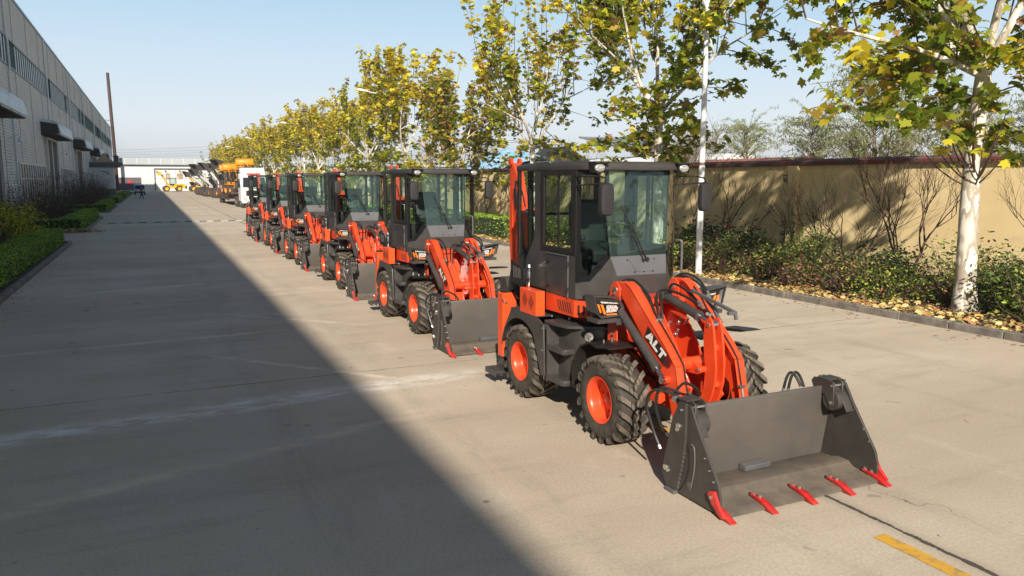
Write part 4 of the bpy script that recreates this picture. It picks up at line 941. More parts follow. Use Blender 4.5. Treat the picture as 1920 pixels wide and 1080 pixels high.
mat('kerbstone', (0.24, 0.215, 0.185), 0.85, col2=(0.13, 0.115, 0.10), scale=4, bump=.4, bscale=50)
mat('line_yellow', (0.62, 0.34, 0.035), 0.7, col2=(0.36, 0.24, 0.09), scale=9, thr=(.38, .52))
def struct(name, mb, mats, **k): return tag(mb.build(name, mats, None, **k), kind='structure')
g = MB(); g.box(-1500, 1500, -1500, 1500, -.5, -.06); struct('ground', g, 'field')
g = MB(); g.add([(-9, -60, 0), (13.0, -60, 0), (13.0, 196, 0), (-9, 196, 0)], [(0, 1, 2, 3)]); struct('road', g, 'concrete')
g = MB(); g.add([(13.0, 150, -.004), (45, 150, -.004), (45, 400, -.004), (-40, 400, -.004), (-40, 180, -.004), (13.0, 180, -.004)], [(0, 1, 2, 3, 4, 5)]); struct('yard', g, 'concrete')
# planting beds
gaps = [(37.2, 45.0), (61.0, 70.5), (88, 96), (114, 121)]; beds = [(-40, 37.2), (45.0, 61.0), (70.5, 88), (96, 114), (121, 178)]
g = MB()
for a, b in beds: g.box(-8, -3.24, a+.15, b-.15, -.05, .10)
struct('left_bed', g, 'soil')
g = MB(); g.box(13.14, 19.2, -60, 196, -.05, .09); struct('right_bed', g, 'soil')
g = MB(); random.seed(3)
for a, b in beds:
    y = a+.5
    while y < b-.6:
        L_ = min(.99, b-.5-y); j = random.gauss(0, .006); g.box(-3.24+j, -3.10+j, y+.006, y+L_-.006, -.05, .13+random.gauss(0, .003)); y += 1.0
    for q in (0, 1):   # rounded kerb ends turning to the building
        cy, sgn = (a+.5, -1) if q == 0 else (b-.5, 1)
        for k in range(4):
            a0, a1 = R(k*22.5+.8), R((k+1)*22.5-.8); pts = []
            for an, rr in ((a0, .5), (a1, .5), (a1, .36), (a0, .36)): pts.append((-3.60+rr*math.cos(an), cy+sgn*rr*math.sin(an)))
            g.prism(pts, -.05, .13, 'z')
        for k in range(4): g.box(-4.6-k+.006, -3.61-k, *sorted((cy+sgn*.36, cy+sgn*.5)), -.05, .13)
struct('left_kerb', g, 'kerbstone', bevel=.012)
g = MB()
y = -30.
while y < 150: j = random.gauss(0, .006); g.box(12.99+j, 13.14+j, y+.005, y+.995, -.05, .14+random.gauss(0, .003)); y += 1.0
struct('right_kerb', g, 'kerbstone', bevel=.014)
g = MB()
for a, b in ((-1.0, 3.80), (5.6, 9.6)): g.add([(4.82, a, .004), (4.95, a, .004), (4.95, b, .004), (4.82, b, .004)], [(0, 1, 2, 3)])
struct('road_marking', g, 'line_yellow')
# speed bump
mat('bump_white', (0.55, 0.54, 0.50), .7, noise=.4, scale=6); mat('bump_black', (0.03, 0.03, 0.03), .7)
g = MB(); x = -2.95; k = 0
while x < 12.8: g.prism([(52.95, 0), (53.02, .045), (53.22, .045), (53.29, 0)], x, x+.43, 'x', k % 2); x += .436; k += 1
tag(g.build('speed_bump', ['bump_white', 'bump_black'], None, bevel=.008), 'long black and white striped rubber speed bump across the road', 'speed bump')

# ---------------------------------------------------------------- the row of loaders
ld = make_loader()
LB = ['foremost red backhoe loader nearest the camera, white letters on its arm',
      'second red backhoe loader in the row, right behind the foremost one', 'third red backhoe loader, in the middle of the row',
      'fourth red backhoe loader in the row, counted from the camera', 'fifth red backhoe loader, last but one in the row', 'last red backhoe loader, farthest in the row, beside the white truck cab']
for k in range(6):
    o = ld if k == 0 else copy_tree(ld)
    at(o, 4.88+(0, .02, .05, .03, .08, .04)[k], 7.44+[0, 6.24, 12.3, 18.35, 24.2, 30.0][k], 0, R((0, .3, -.4, .3, -.5, .2)[k]))
    tag(o, LB[k], 'backhoe loader', 'red backhoe loaders parked in a row')

# ---------------------------------------------------------------- long factory hall on the left
mat('cladding', (0.60, 0.605, 0.605), 0.6, col2=(0.49, 0.495, 0.495), scale=.6, thr=(.3, .7)); mat('cladding_seam', (0.42, 0.41, 0.38), .6); mat('hall_trim', (0.16, 0.22, 0.28), .5)
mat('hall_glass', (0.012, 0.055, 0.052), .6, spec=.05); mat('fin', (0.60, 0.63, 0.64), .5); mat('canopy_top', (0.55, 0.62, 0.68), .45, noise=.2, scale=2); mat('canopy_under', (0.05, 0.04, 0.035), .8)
mat('door_dark', (0.040, 0.038, 0.040), .7); mat('plinth', (0.20, 0.18, 0.16), .9, noise=.3, scale=2); mat('frame_white', (0.50, 0.50, 0.48), .6); mat('window_dark', (0.05, 0.06, 0.065), .25)
hall = empty('factory_hall', (-6.8, 70, 0), 0, 'long grey corrugated factory hall with green window band on the left', 'factory')
def hp(name, mb, mats, par=None, **k): return mb.build(name, mats, par or hall, off=(-6.8, 70, 0), **k)
XW = -6.8; Y0, Y1 = -45., 181.
def corr(z0, z1, y0=Y0, y1=Y1):
    g = MB(); p = []; z = z0
    while z < z1-.01: p += [(XW, z), (XW+.035, z+.045), (XW+.035, z+.10), (XW, z+.145)]; z += .16
    p.append((XW, z1)); n = len(p)
    g.add([(x, y0, z) for x, z in p]+[(x, y1, z) for x, z in p], [(i, i+1, n+i+1, n+i) for i in range(n-1)]); return g
hp('lower_wall', corr(1.0, 8.95), 'cladding', smooth=False); hp('upper_wall', corr(10.5, 13.15), 'cladding', smooth=False)
g = MB(); g.box(XW-.3, XW+.06, Y0, Y1, 0, 1.0); hp('plinth', g, 'plinth')
g = MB(); g.box(XW-30, XW-.02, Y0, Y1-.02, 0, 13.1); g.prism([(XW-.1, 13.1), (XW-30, 14.2), (XW-30, 13.1)], Y0, Y1-.02, 'y'); g.box(XW-30, XW+.03, Y1-.02, Y1+.1, 0, 13.14); hp('roof', g, 'cladding')
g = MB(); g.box(XW-.25, XW+.09, Y0, Y1+.2, 13.15, 13.34); hp('eaves_gutter', g, 'hall_trim', bevel=.02)
g = MB(); g.box(0, .03, -.05, .05, 0, 7.95); sm0 = g.build('cladding_seam', 'cladding_seam', hall, smooth=False)
g = MB(); g.box(0, .03, -.05, .05, 0, 2.65); sm1 = g.build('cladding_seam', 'cladding_seam', hall, smooth=False)
for q, (src, z) in enumerate(((sm0, 1.0), (sm1, 10.5))):
    for k in range(38):
        o = src if k == 0 else src.copy()
        if k: COL.objects.link(o)
        o.location = (.03, Y0+3+6*k-70, z)
g = MB(); g.box(XW-.05, XW+.005, Y0, Y1, 8.95, 10.5); band = hp('window_band', g, 'hall_glass')
g = MB(); g.box(XW, XW+.09, Y0, Y1, 8.90, 8.99); g.box(XW, XW+.09, Y0, Y1, 10.46, 10.55); hp('band_trim', g, 'hall_trim', band)
g = MB(); y = Y0
while y < 99:
    if abs((y % 31.5)-22) > .8: g.box(XW+.01, XW+.03, y-.17, y+.17, 9.0, 10.46)
    y += .95
hp('fins', g, 'fin', band)
for y in (102, 126, 150, 174): g = MB(); g.box(XW+.01, XW+.10, y-.12, y+.12, 9.0, 10.46); hp('post', g, 'fin', band)

for k in range(6): y = 8.4+31.5*k; g = MB(); g.box(XW+.01, XW+.12, y-.3, y+.3, 9.0, 10.46); hp('post', g, 'hall_glass', band)
for k, y in enumerate((17.5, 42.5, 69.0, 94.0, 118.5, 144)):
    g = MB(); pr = []
    for q in range(9): a = R(90-q*11); pr.append((XW+1.35*math.sin(R(q*11.25)), 5.95+.42*math.cos(R(q*11.25))))
    prof = [(XW, 6.92), (XW+.7, 6.86), (XW+1.1, 6.70), (XW+1.17, 6.42), (XW+1.25, 6.02), (XW+1.25, 5.92), (XW+1.19, 5.92), (XW+1.11, 6.34), (XW+1.05, 6.58), (XW, 6.76)]
    g.prism(prof, y-5, y+5, 'y'); c = hp('door_canopy', g, 'canopy_top', bevel=.01)
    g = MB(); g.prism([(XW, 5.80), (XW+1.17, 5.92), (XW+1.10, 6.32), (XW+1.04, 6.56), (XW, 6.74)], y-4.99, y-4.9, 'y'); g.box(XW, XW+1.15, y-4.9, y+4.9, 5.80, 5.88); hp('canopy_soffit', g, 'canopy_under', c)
    g = MB(); g.box(XW+.03, XW+.08, y-3.2, y+3.2, 0, 5.6); d = hp('door', g, 'door_dark')
    g = MB(); g.box(XW+.04, XW+.22, y-3.55, y-3.2, 0, 5.75); g.box(XW+.04, XW+.22, y+3.2, y+3.55, 0, 5.75); g.box(XW+.04, XW+.22, y-3.2, y+3.2, 5.6, 5.75); hp('door_frame', g, 'frame_white', d)
for k, y in enumerate((30.0, 58.5, 82.0, 106.5, 131)):
    g = MB(); g.box(XW+.02, XW+.07, y-6.2, y+6.2, 1.1, 3.6); wn = hp('window', g, 'window_dark')
    g = MB(); z = 0
    for q in range(13): yy = y-6.2+q*12.4/12; g.box(XW+.05, XW+.12, yy-.06, yy+.06, 1.1, 3.6)
    g.box(XW+.05, XW+.12, y-6.2, y+6.2, 3.58, 3.68); g.box(XW+.05, XW+.12, y-6.2, y+6.2, 2.7, 2.76); hp('window_bars', g, 'fin', wn)
for k in range(9):   # rain pipes down the wall
    y = 33.2+18*k; g = MB(); g.tube([(XW+.09, y, 13.15), (XW+.09, y, 10.6)], .06, 8); g.tube([(XW+.09, y, 10.6), (XW+.15, y, 10.3), (XW+.15, y, 8.9), (XW+.10, y, 8.6), (XW+.10, y, .2)], .06, 8); hp('downpipe', g, 'fin')
# wall lamp brackets
for k, y in enumerate((49.5, 76, 101)):
    g = MB(); g.tube([(XW+.05, y, 4.9), (XW+.5, y, 5.1), (XW+.55, y, 4.95)], .03, 6); g.cyl((XW+.55, y, 4.95), (XW+.55, y, 4.7), .05, .16, n=12)
    tag(g.build('wall_lamp', 'fin', None), 'small grey bracket lamp on the corrugated wall past the %s door canopy' % ('near', 'second', 'third')[k], 'wall lamp', 'wall lamps on the factory hall')

# chimney pipe at the far end of the hall
g = MB(); g.tube([(-6.76, 197, 0), (-6.92, 197, 13), (-7.14, 197, 26.2)], [.38, .36, .32], 14)
cp = tag(g.build('chimney_pipe', 'rust_pipe'), 'tall thin rusty brown chimney pipe at the end of the factory hall', 'chimney')
g = MB(); g.cyl((-7.0, 197, 15.8), (-10.0, 197, 15.8), .07, n=6); g.build('stay_bar', 'steel', cp)

# hedges
hl_ = ['nearest clipped green hedge, running along the left kerb beside the road', 'second clipped hedge along the left kerb, just past the first driveway', 'third clipped hedge along the left kerb', 'fourth clipped hedge along the left kerb', 'farthest clipped hedge on the left, near the parked car']
for k, (a, b) in enumerate([(10.5, 36.6), (45.7, 60.4), (71.2, 87.2), (96.8, 113), (122, 150)]): hedge('hedge', -4.35, -3.36, a, b, .56, hl_[k], dens=430 if k < 1 else (260 if k < 2 else 150), size=.032 if k < 1 else .045 if k < 2 else .065)
for k, (a, sgn) in enumerate([(36.6, -1), (45.7, 1), (60.4, -1), (71.2, 1), (87.2, -1), (96.8, 1)]):
    y0_, y1_ = sorted((a, a+sgn*.9)); hedge('hedge', -6.5, -4.38, y0_, y1_, .52, ['short hedge return along the near side of the first driveway, toward the hall', 'short hedge return on the far side of the first driveway, toward the hall', 'short hedge return on the near side of the second driveway', 'short hedge return on the far side of the second driveway', 'short hedge return on the near side of the third driveway', 'short hedge return on the far side of the third driveway'][k], dens=250, size=.045)
# shrubs on the left
dark = bush('dark_shrub', 11, 1.0, 1.1, 2.1, 1500, .05, [(.06, .09, .035), (.08, .10, .035), (.15, .08, .055)], [5, 3, 1], twig='dark_stem', clumps=30, tw=40)
redb = bush('brown_shrub', 12, 1.2, 1.5, 2.5, 750, .045, [(.11, .045, .035), (.07, .04, .03), (.12, .09, .03)], [4, 4, 1], twig='dark_stem', clumps=30, tw=75)
golden = bush('golden_shrub', 13, .95, 1.1, 1.75, 2100, .055, [(.60, .58, .03), (.42, .50, .035), (.62, .46, .04)], [5, 3, 2], clumps=34, tw=20, material='leaf')
at(golden, -4.85, 34.0, .1, 0, 1.08); tag(golden, 'yellow-green leafy shrub behind the near hedge at the left edge', 'shrub')
pl_d = [(-5.4, 35.9, 1.0), (-4.95, 36.9, .7), (-6.0, 37.3, .9), (-5.6, 48.5, 1.05), (-5.3, 56.5, .9), (-5.4, 74, 1.05), (-5.3, 100, 1.1), (-5.4, 80.5, 1.0), (-4.9, 31.4, .55)]
for k, (x, y, s) in enumerate(pl_d):
    o = dark if k == 0 else copy_tree(dark)
    at(o, x, y, .1, k*1.3, s); tag(o, ['dark green shrub right behind the yellow-green shrub, in the shade', 'low dark shrub at the end of the near hedge before the driveway', 'dark green shrub by the hall door at the end of the near bed', 'dark green shrub just past the first driveway', 'dark green shrub at the end of the second hedge', 'dark green shrub just past the second driveway', 'distant dark green shrub past the third driveway', 'dark green shrub behind the third hedge', 'low dark green shrub before the yellow-green one at the left edge'][k], 'shrub', 'dark green shrubs in the left bed')
pl_r = [(-6.2, 36.5, 1.0), (-6.1, 40.5, .9), (-5.8, 46.9, 1.2), (-5.5, 51.6, 1.25), (-5.6, 59.3, 1.3), (-5.4, 72.2, 1.3), (-5.3, 77.5, 1.4), (-5.4, 83.5, 1.4), (-5.1, 87.0, 1.1), (-5.2, 98, 1.2)]
for k, (x, y, s) in enumerate(pl_r):
    o = redb if k == 0 else copy_tree(redb)
    at(o, x, y, .1, k*2.1, s); tag(o, '%s reddish brown half-bare shrub from the camera in front of the hall wall' % ORD[k], 'shrub', 'reddish brown shrubs by the hall')
# white rag caught in the hedge and dead leaves heap by the driveway
n = 900; P = np.stack([rng.normal(-3.75, .42, n), rng.normal(45.2, .3, n), np.abs(rng.normal(.05, .06, n))], 1)
lf = leaf_mesh('fallen_leaves', P, .10*rng.uniform(.6, 1.2, n), palette(n, [(.46, .36, .13), (.36, .26, .10), (.5, .42, .2)], [3, 2, 2]), STAR, up=.6, curl=.5, material='litter'); tag(lf, 'heap of pale yellow fallen leaves on the first driveway beside the hedge', 'fallen leaves', kind='stuff')
# ---------------------------------------------------------------- right side: wall, lamp posts, trees, shrubs
mat('wall_yellow', (0.90, 0.72, 0.40), 0.85, col2=(0.85, 0.66, 0.35), scale=1.1, thr=(.3, .6), bump=.2, bscale=30)
def dirt_wall(m):
    t = m.node_tree; L = t.links; N = t.nodes.new; b = t.nodes['Principled BSDF']; src = b.inputs['Base Color'].links[0].from_socket
    tc = N('ShaderNodeTexCoord'); sp = N('ShaderNodeSeparateXYZ'); L.new(tc.outputs['Object'], sp.inputs[0])
    def ns(scale, vec, d=6):
        mp = N('ShaderNodeMapping'); mp.inputs['Scale'].default_value = vec; L.new(tc.outputs['Object'], mp.inputs[0])
        n = N('ShaderNodeTexNoise'); n.inputs['Scale'].default_value = scale; n.inputs['Detail'].default_value = d; n.inputs['Roughness'].default_value = .65; L.new(mp.outputs[0], n.inputs['Vector']); return n.outputs['Fac']
    def mr(v, a, b_, c=0., d=1.): n = N('ShaderNodeMapRange'); n.inputs[1].default_value = a; n.inputs[2].default_value = b_; n.inputs[3].default_value = c; n.inputs[4].default_value = d; L.new(v, n.inputs[0]); return n.outputs[0]
    def mul(a, c): n = N('ShaderNodeMath'); n.operation = 'MULTIPLY'; L.new(a, n.inputs[0]); (L.new(c, n.inputs[1]) if not isinstance(c, float) else setattr(n.inputs[1], 'default_value', c)); return n.outputs[0]
    def mx(f, a, col): n = N('ShaderNodeMix'); n.data_type = 'RGBA'; L.new(f, n.inputs[0]); L.new(a, n.inputs[6]); n.inputs[7].default_value = (*col, 1); return n.outputs[2]
    c = mx(mul(mul(mr(ns(2.6, (1, 1, .10)), .48, .70), mr(sp.outputs[2], 1.2, 3.1)), .3), src, (.50, .38, .22))
    c = mx(mul(mul(mr(ns(1.6, (1, 1, .8)), .40, .62), mr(sp.outputs[2], .8, .1)), .7), c, (.30, .24, .165))
    c = mx(mul(mr(ns(.8, (1, 1, 1.4)), .60, .68), .35), c, (.52, .42, .27))
    L.new(c, b.inputs['Base Color'])
dirt_wall(M['wall_yellow'])
mat('coping_red', (0.21, 0.050, 0.042), 0.85, col2=(0.13, 0.095, 0.082), scale=3.2, thr=(.42, .58))
mat('patch_grey', (0.20, 0.19, 0.17), .9, noise=.4, scale=14)
mat('post_white', (0.66, 0.68, 0.70), 0.45, col2=(0.30, 0.22, 0.17), scale=2.4, thr=(.30, .36))
mat('rust', (0.20, 0.12, 0.09), .85, noise=.4, scale=8)
XR = 19.1
g = MB(); g.box(XR, XR+.26, -50, 196, 0, 3.13)
wl = g.build('boundary_wall', 'wall_yellow', off=(XR, 70, 0)); wl.location = (XR, 70, 0); tag(wl, 'long yellow boundary wall with dark red coping along the right side', 'wall')
def wp(n, g, m, par=None, **k): return g.build(n, m, par or wl, off=(XR, 70, 0), **k)
g = MB(); g.prism([(XR-.10, 3.13), (XR-.12, 3.16), (XR-.12, 3.26), (XR+.13, 3.34), (XR+.38, 3.26), (XR+.38, 3.13)], -50, 196, 'y'); wp('coping', g, 'coping_red')
y = -41.1; kk = 0
while y < 190:
    g = MB(); g.box(XR-.13, XR+.002, y-.2, y+.2, 0, 3.128)
    pp = wp('pilaster', g, 'wall_yellow', bevel=.01)
    if kk == 5:
        g = MB()
        random.seed(5)
        for q in range(26):
            z = .55+q*.031; w = random.uniform(.10, .34); a = random.uniform(-.02, .03); g.box(XR-.004-.001*(q % 2), XR+.001, y+.2+a, y+.2+w+a, z, z+.026)
            if random.random() < .5: g.box(XR-.136, XR-.129, y-.19, y-.19+w*.4, z, z+.026)
        for q in range(7): z = 2.55+q*.05; g.box(XR-.004, XR+.001, y+.25, y+.25+random.uniform(.1, .3), z, z+.04)
        wp('plaster_patch', g, 'patch_grey', pp, smooth=False)
    y += 12.0; kk += 1
# lamp posts
def lamp_post():
    r = empty('lamp_post', (0, 0, 0)); g = MB(); g.tube([(0, 0, 0), (0, 0, 3), (0, 0, 7.5)], [.088, .080, .058], 16); g.box(-.16, .16, -.16, .16, 0, .02); g.build('post', 'post_white', r)
    g = MB(); g.tube([(0, 0, 7.1), (-.25, 0, 7.5), (-.8, 0, 7.8), (-1.4, 0, 7.9)], [.035, .035, .03, .03], 8)
    g.tube([(0, 0, 6.4), (-.10, 0, 6.42), (-.16, 0, 6.55), (-.14, 0, 6.75), (0, 0, 6.82)], .012, 6); a = g.build('arm', 'post_white', r)
    g = MB(); g.prism([(-1.35, 7.86), (-1.4, 7.95), (-1.9, 8.06), (-2.1, 8.0), (-2.08, 7.93)], -.13, .13, 'y'); g.build('lantern', 'white_paint', a, bevel=.02)
    g = MB(); g.cyl((0, 0, 3.02), (0, 0, 3.10), .0815, n=16); g.build('rust_band', 'rust', r); return r
lp = lamp_post()
for k, y in enumerate((16.85, 46.6, 76.3, 106, 135.5)):
    o = lp if k == 0 else copy_tree(lp)
    at(o, 13.62, y, .05, 0); tag(o, ['nearest white lamp post, standing at the right kerb beside the foremost loader', 'second white lamp post, half hidden among the yellow-green trees', 'third white lamp post among the trees, with its arm over the road', 'fourth white lamp post, above the white truck', 'farthest white lamp post among the small yellow trees'][k], 'lamp post', 'white lamp posts along the right kerb')
# plane trees along the right kerb, and those beside the camera whose shadows fall on the wall
T = {}
T['a'] = plane_tree('plane_tree', 21, 10.2, 4.9, 4.5, 6, 225, 44, .150, lowf=.07, yellow=.50, brown=.05, lean=(.12, 0), trunk_r=.20, extra=((152, 42, 4.6), (168, 24, 4.0), (140, 62, 4.6), (160, 55, 5.0)))
T['b'] = plane_tree('plane_tree', 33, 10.5, 4.5, 2.8, 5, 150, 40, .15, yellow=.38, brown=.06, trunk_r=.17)
T['c'] = plane_tree('plane_tree', 47, 10.8, 4.0, 2.4, 4, 105, 33, .15, yellow=.50, brown=.07, trunk_r=.16)
T['d'] = plane_tree('plane_tree', 58, 9.9, 3.8, 2.6, 5, 125, 36, .165, yellow=.60, brown=.06, trunk_r=.15)
T['s'] = plane_tree('plane_tree', 71, 9.5, 4.4, 2.3, 3, 20, 18, .15, yellow=.4, brown=.06, trunk_r=.16)
T['e'] = plane_tree('plane_tree', 64, 9.0, 3.6, 2.6, 4, 130, 42, .16, yellow=.15, brown=.20, trunk_r=.15)
row = [('a', 14.62, 9.86, 0, 1.0, 'large plane tree with peeling white trunk at the right edge of the picture'),
       ('b', 14.4, 19.9, 1.2, 1.04, 'tall green plane tree rising behind the foremost cab, left of the near lamp post'),
       ('c', 14.5, 28.9, 2.1, 1.02, 'airy plane tree with a forked white trunk between the two nearest cabs'),
       ('e', 14.5, 37.4, .4, .86, 'brownish half-bare plane tree above the second loader'),
       ('d', 14.4, 46.5, 3.3, 1.06, 'tall yellow-green plane tree with a leaning pale trunk above the third loader'),
       ('b', 14.5, 55.8, 4.2, .92, 'dense dark green plane tree above the fourth loader'),
       ('d', 14.4, 65.0, 5.0, .94, None), ('d', 14.6, 74.2, 1.0, .98, None), ('c', 14.5, 83.4, 2.5, .95, None), ('d', 14.5, 92.6, 4.1, 1.0, None), ('d', 14.4, 101.8, .7, .95, None),
       ('c', 14.5, 111, 3.1, 1.0, None), ('d', 14.5, 120.2, 5.5, 1.0, None), ('d', 14.6, 129.4, 2.2, .95, None), ('d', 14.5, 138.6, 1.5, 1.0, None), ('d', 14.4, 147.8, 3.9, .95, None), ('c', 14.5, 157, 4.8, 1.0, None), ('d', 14.5, 166.2, .2, 1.0, None), ('d', 14.5, 175.4, 2.9, .95, None), ('e', 14.5, 184.6, 2.9, 1.0, None),
       ('s', 14.5, -8.3, .9, 1.0, None), ('s', 14.5, -17.5, 3.9, 1.0, None)]
used = set(); n_ = 0
for (t, x, y, rz, s, lab) in row:
    o = T[t] if t not in used else copy_tree(T[t]); used.add(t)
    at(o, x, y, .05, rz, s)
    if lab is None:
        if y > 50: lab = '%s yellowing plane tree past the dense green one, counted away from the camera' % ORD[n_]; n_ += 1
        else: lab = '%s plane tree beside the camera, out of view, shading the yellow wall' % ORD[n_-14 if n_ > 13 else 0]; n_ += 1
    tag(o, lab, 'plane tree', 'plane trees along the right kerb')
# suckers at the near trunk
random.seed(77); g = MB(); P = []
for k in range(15):
    a = random.uniform(2.2, 4.6); p = Vector((14.62+.05, 9.86, random.uniform(2.5, 2.9))); d = Vector((math.cos(a), math.sin(a)*.9, random.uniform(.1, 1.0))).normalized(); pts = [p]
    for q in range(7): d = (d+rv(.07)+Vector((0, 0, .16))).normalized(); pts.append(pts[-1]+d*random.uniform(.13, .27))
    g.tube(pts, [.018*(1-.12*q)+.002 for q in range(8)], 5, cap=False)
    if k % 2:
        for q in range(3): P.append((pts[random.randint(4, 7)]+rv(.12))[:])
sk = g.build('suckers', 'twig', T['a'], off=(14.62, 9.86, .05)); P = np.array(P)-np.array([14.62, 9.86, .05])
leaf_mesh('sucker_leaves', P, .13*rng.uniform(.6, 1.2, len(P)), palette(len(P), [OLIVE, YELLOW, GREEN], [3, 3, 2]), STAR, up=.3, tipdown=.7, curl=.3, parent=T['a'])
# bare shrubs against the wall
bs, tp = bare_shrub('bare_shrub', 91, 3.6, 1.45, 4, 5, .036)
bso = bs.build('bare_shrub', 'dark_stem', smooth=False)
bs2, tp2 = bare_shrub('bare_shrub', 97, 3.5, 1.15, 2, 6, .052)
bso2 = bs2.build('bare_shrub', 'dark_stem', smooth=False)
sp_b = [(1, 17.0, 13.0, 0, 1.0, 'bare dark-branched shrub against the yellow wall, nearest the big white trunk'), (0, 17.5, 15.3, 1.9, .95, 'bare twiggy shrub in the middle of the yellow wall, between two others'), (0, 17.2, 16.6, 4.4, .8, 'bare leaning shrub just right of the wall pilaster'),
        (0, 17.3, 19.9, .7, 1.05, 'wide bare shrub left of the wall pilaster with red roses below'), (1, 17.4, 22.4, 3.1, .9, 'bare shrub against the wall directly right of the foremost cab'), (0, 17.3, 34.0, 2.2, 1.1, 'bare shrub against the wall right of the second loader cab'),
        (1, 17.2, 9.2, 5.2, .8, 'bare shrub behind the big white trunk at the right edge'), (1, 17.2, 29.0, 1.2, 1.0, 'bare shrub behind the foremost loader cab, seen through its glass'), (0, 17.2, 40.0, 5.2, 1.0, 'bare shrub seen through the second loader cab')]
ub = set()
for (k, x, y, rz, s, lab) in sp_b:
    src = (bso, bso2)[k]; o = src if k not in ub else src.copy()
    if k in ub: COL.objects.link(o)
    ub.add(k); at(o, x, y, .08, rz, s); tag(o, lab, 'bare shrub', 'bare shrubs along the yellow wall')
# low leafy bushes in the right bed
gcols = [(.13, .20, .035), (.20, .28, .045), (.36, .38, .07), (.08, .12, .028)]
B = [bush('low_bush', 101, 1.0, .95, 1.15, 1500, .052, gcols, [4, 3, 1, 3], clumps=30, tw=42), bush('low_bush', 102, .9, 1.05, .95, 1100, .055, [(.15, .22, .035), (.32, .34, .05), (.34, .16, .09), (.08, .12, .025)], [4, 2, 1, 3], clumps=26, tw=46),
     bush('low_bush', 103, .8, .8, .8, 650, .05, [(.30, .15, .09), (.20, .16, .06), (.10, .15, .03)], [4, 2, 2], clumps=24, tw=60), bush('low_bush', 104, .8, .85, 1.2, 1400, .06, [(.03, .055, .016), (.05, .085, .018)], [3, 2], clumps=26, tw=24)]
plb = [(0, 16.0, 20.9), (2, 14.5, 22.2), (3, 15.9, 19.2), (1, 14.55, 18.4), (2, 14.5, 16.6), (0, 15.6, 17.3), (3, 16.4, 17.9), (1, 14.75, 15.4), (2, 14.2, 13.9), (0, 15.3, 14.6), (1, 15.9, 13.2), (2, 14.75, 12.9), (3, 15.2, 11.9), (1, 14.6, 11.6), (0, 15.9, 10.7), (3, 15.2, 9.3), (0, 14.6, 8.3), (1, 15.9, 8.7), (1, 14.9, 7.0), (3, 16.6, 9.5),
       (0, 15.5, 23.6), (3, 15.2, 25.6), (1, 15.2, 10.3), (0, 15.3, 28.2)]
ub = set()
for k, (t, x, y) in enumerate(sorted(plb, key=lambda q: q[2])):
    o = B[t] if t not in ub else copy_tree(B[t]); ub.add(t)
    at(o, x, y, .08, k*2.4, random.uniform(.85, 1.08)); tag(o, '%s low %s bush in the right bed from the right edge' % (ORD[k], ['leafy green', 'mixed green and brown', 'twiggy brown', 'dark glossy'][t]), 'bush', 'low bushes in the right bed')
# long clipped hedge further back in the right bed
hd = hedge('hedge', 13.9, 15.4, 30.5, 44, .85, 'broad green hedge behind the second loader, in front of the yellow wall', dens=300, size=.045); hd['group'] = 'hedges on the right'
hd = hedge('hedge', 13.9, 15.2, 46, 100, .7, 'long distant hedge on the right behind the rear loaders', dens=90, size=.08); hd['group'] = 'hedges on the right'
# roses
for k, (x, y, z) in enumerate(((16.1, 19.6, 1.40), (15.8, 18.2, 1.30), (15.9, 21.4, 1.35), (17.3, 24.0, 1.0))):
    g = MB(); random.seed(k)
    for q in range(9):
        a = q*2.4; r = .015+.005*q; g.tube([(r*math.cos(a)*.3, r*math.sin(a)*.3, 0), (r*math.cos(a), r*math.sin(a), .04), (r*1.1*math.cos(a), r*1.1*math.sin(a), .065)], [.01, .026, .006], 6)
    g.cyl((0, 0, -.5), (0, 0, .0), .004, n=4); o = g.build('rose', 'red_tooth'); at(o, x, y, z); tag(o, '%s small red rose from the right, blooming on the bushes below the wall' % ORD[(1, 0, 2, 3)[k]], 'rose', 'red roses in the right bed')
# leaf litter over the bed and along the kerb
n = 9000; y = rng.uniform(4, 46, n)**1.0; x = 13.2+np.abs(rng.normal(0, 1.0, n)); z = .095+np.abs(rng.normal(0, .028, n))
P = np.stack([x, y, z], 1); P = P[x < 18.8]; n = len(P)
lf = leaf_mesh('leaf_litter', P, .085*rng.uniform(.5, 1.25, n), palette(n, [(.54, .41, .15), (.50, .29, .10), (.36, .17, .07), (.60, .50, .24), (.36, .34, .12)], [4, 3, 2.4, 2, 1]), STAR, up=.55, tipdown=0, curl=.6, material='litter')
tag(lf, 'carpet of fallen yellow and brown leaves along the right kerb', 'fallen leaves', kind='stuff')
# single leaves on the road
for k, (x, y, s, c) in enumerate(((8.15, 5.35, .085, (.34, .17, .06)), (5.3, 3.6, .02, (.5, .48, .4)), (-2.55, 20.0, .07, (.10, .07, .05)), (-2.4, 22.6, .09, (.12, .09, .06)), (-2.75, 17.9, .08, (.20, .18, .15)))):
    o = leaf_mesh('dry_leaf', np.array([[0, 0, .012]]), [s], np.array([c]), STAR, up=.85, curl=.8, material='litter'); at(o, x, y, 0)
    tag(o, ['curled brown leaf on the sunlit concrete right of the bucket', 'tiny pale leaf scrap on the concrete beside the yellow line', 'dark dry leaf near the left kerb, middle one of three', 'dark dry leaf near the left kerb, farthest of three', 'pale dry leaf at the left kerb, nearest of three'][k], 'leaf')
n = 420; a_ = rng.random(n) < .7; X_ = np.where(a_, 12.95-np.abs(rng.normal(0, .35, n)), -3.05+np.abs(rng.normal(0, .22, n))); Y_ = np.where(a_, rng.uniform(5, 45, n), rng.uniform(17, 60, n))
P = np.stack([X_, Y_, np.full(n, .010)], 1); k_ = rng.random(n) < .12; P[k_, 0] = rng.uniform(-2.5, 12.5, k_.sum()); P[k_, 1] = rng.uniform(4, 40, k_.sum())
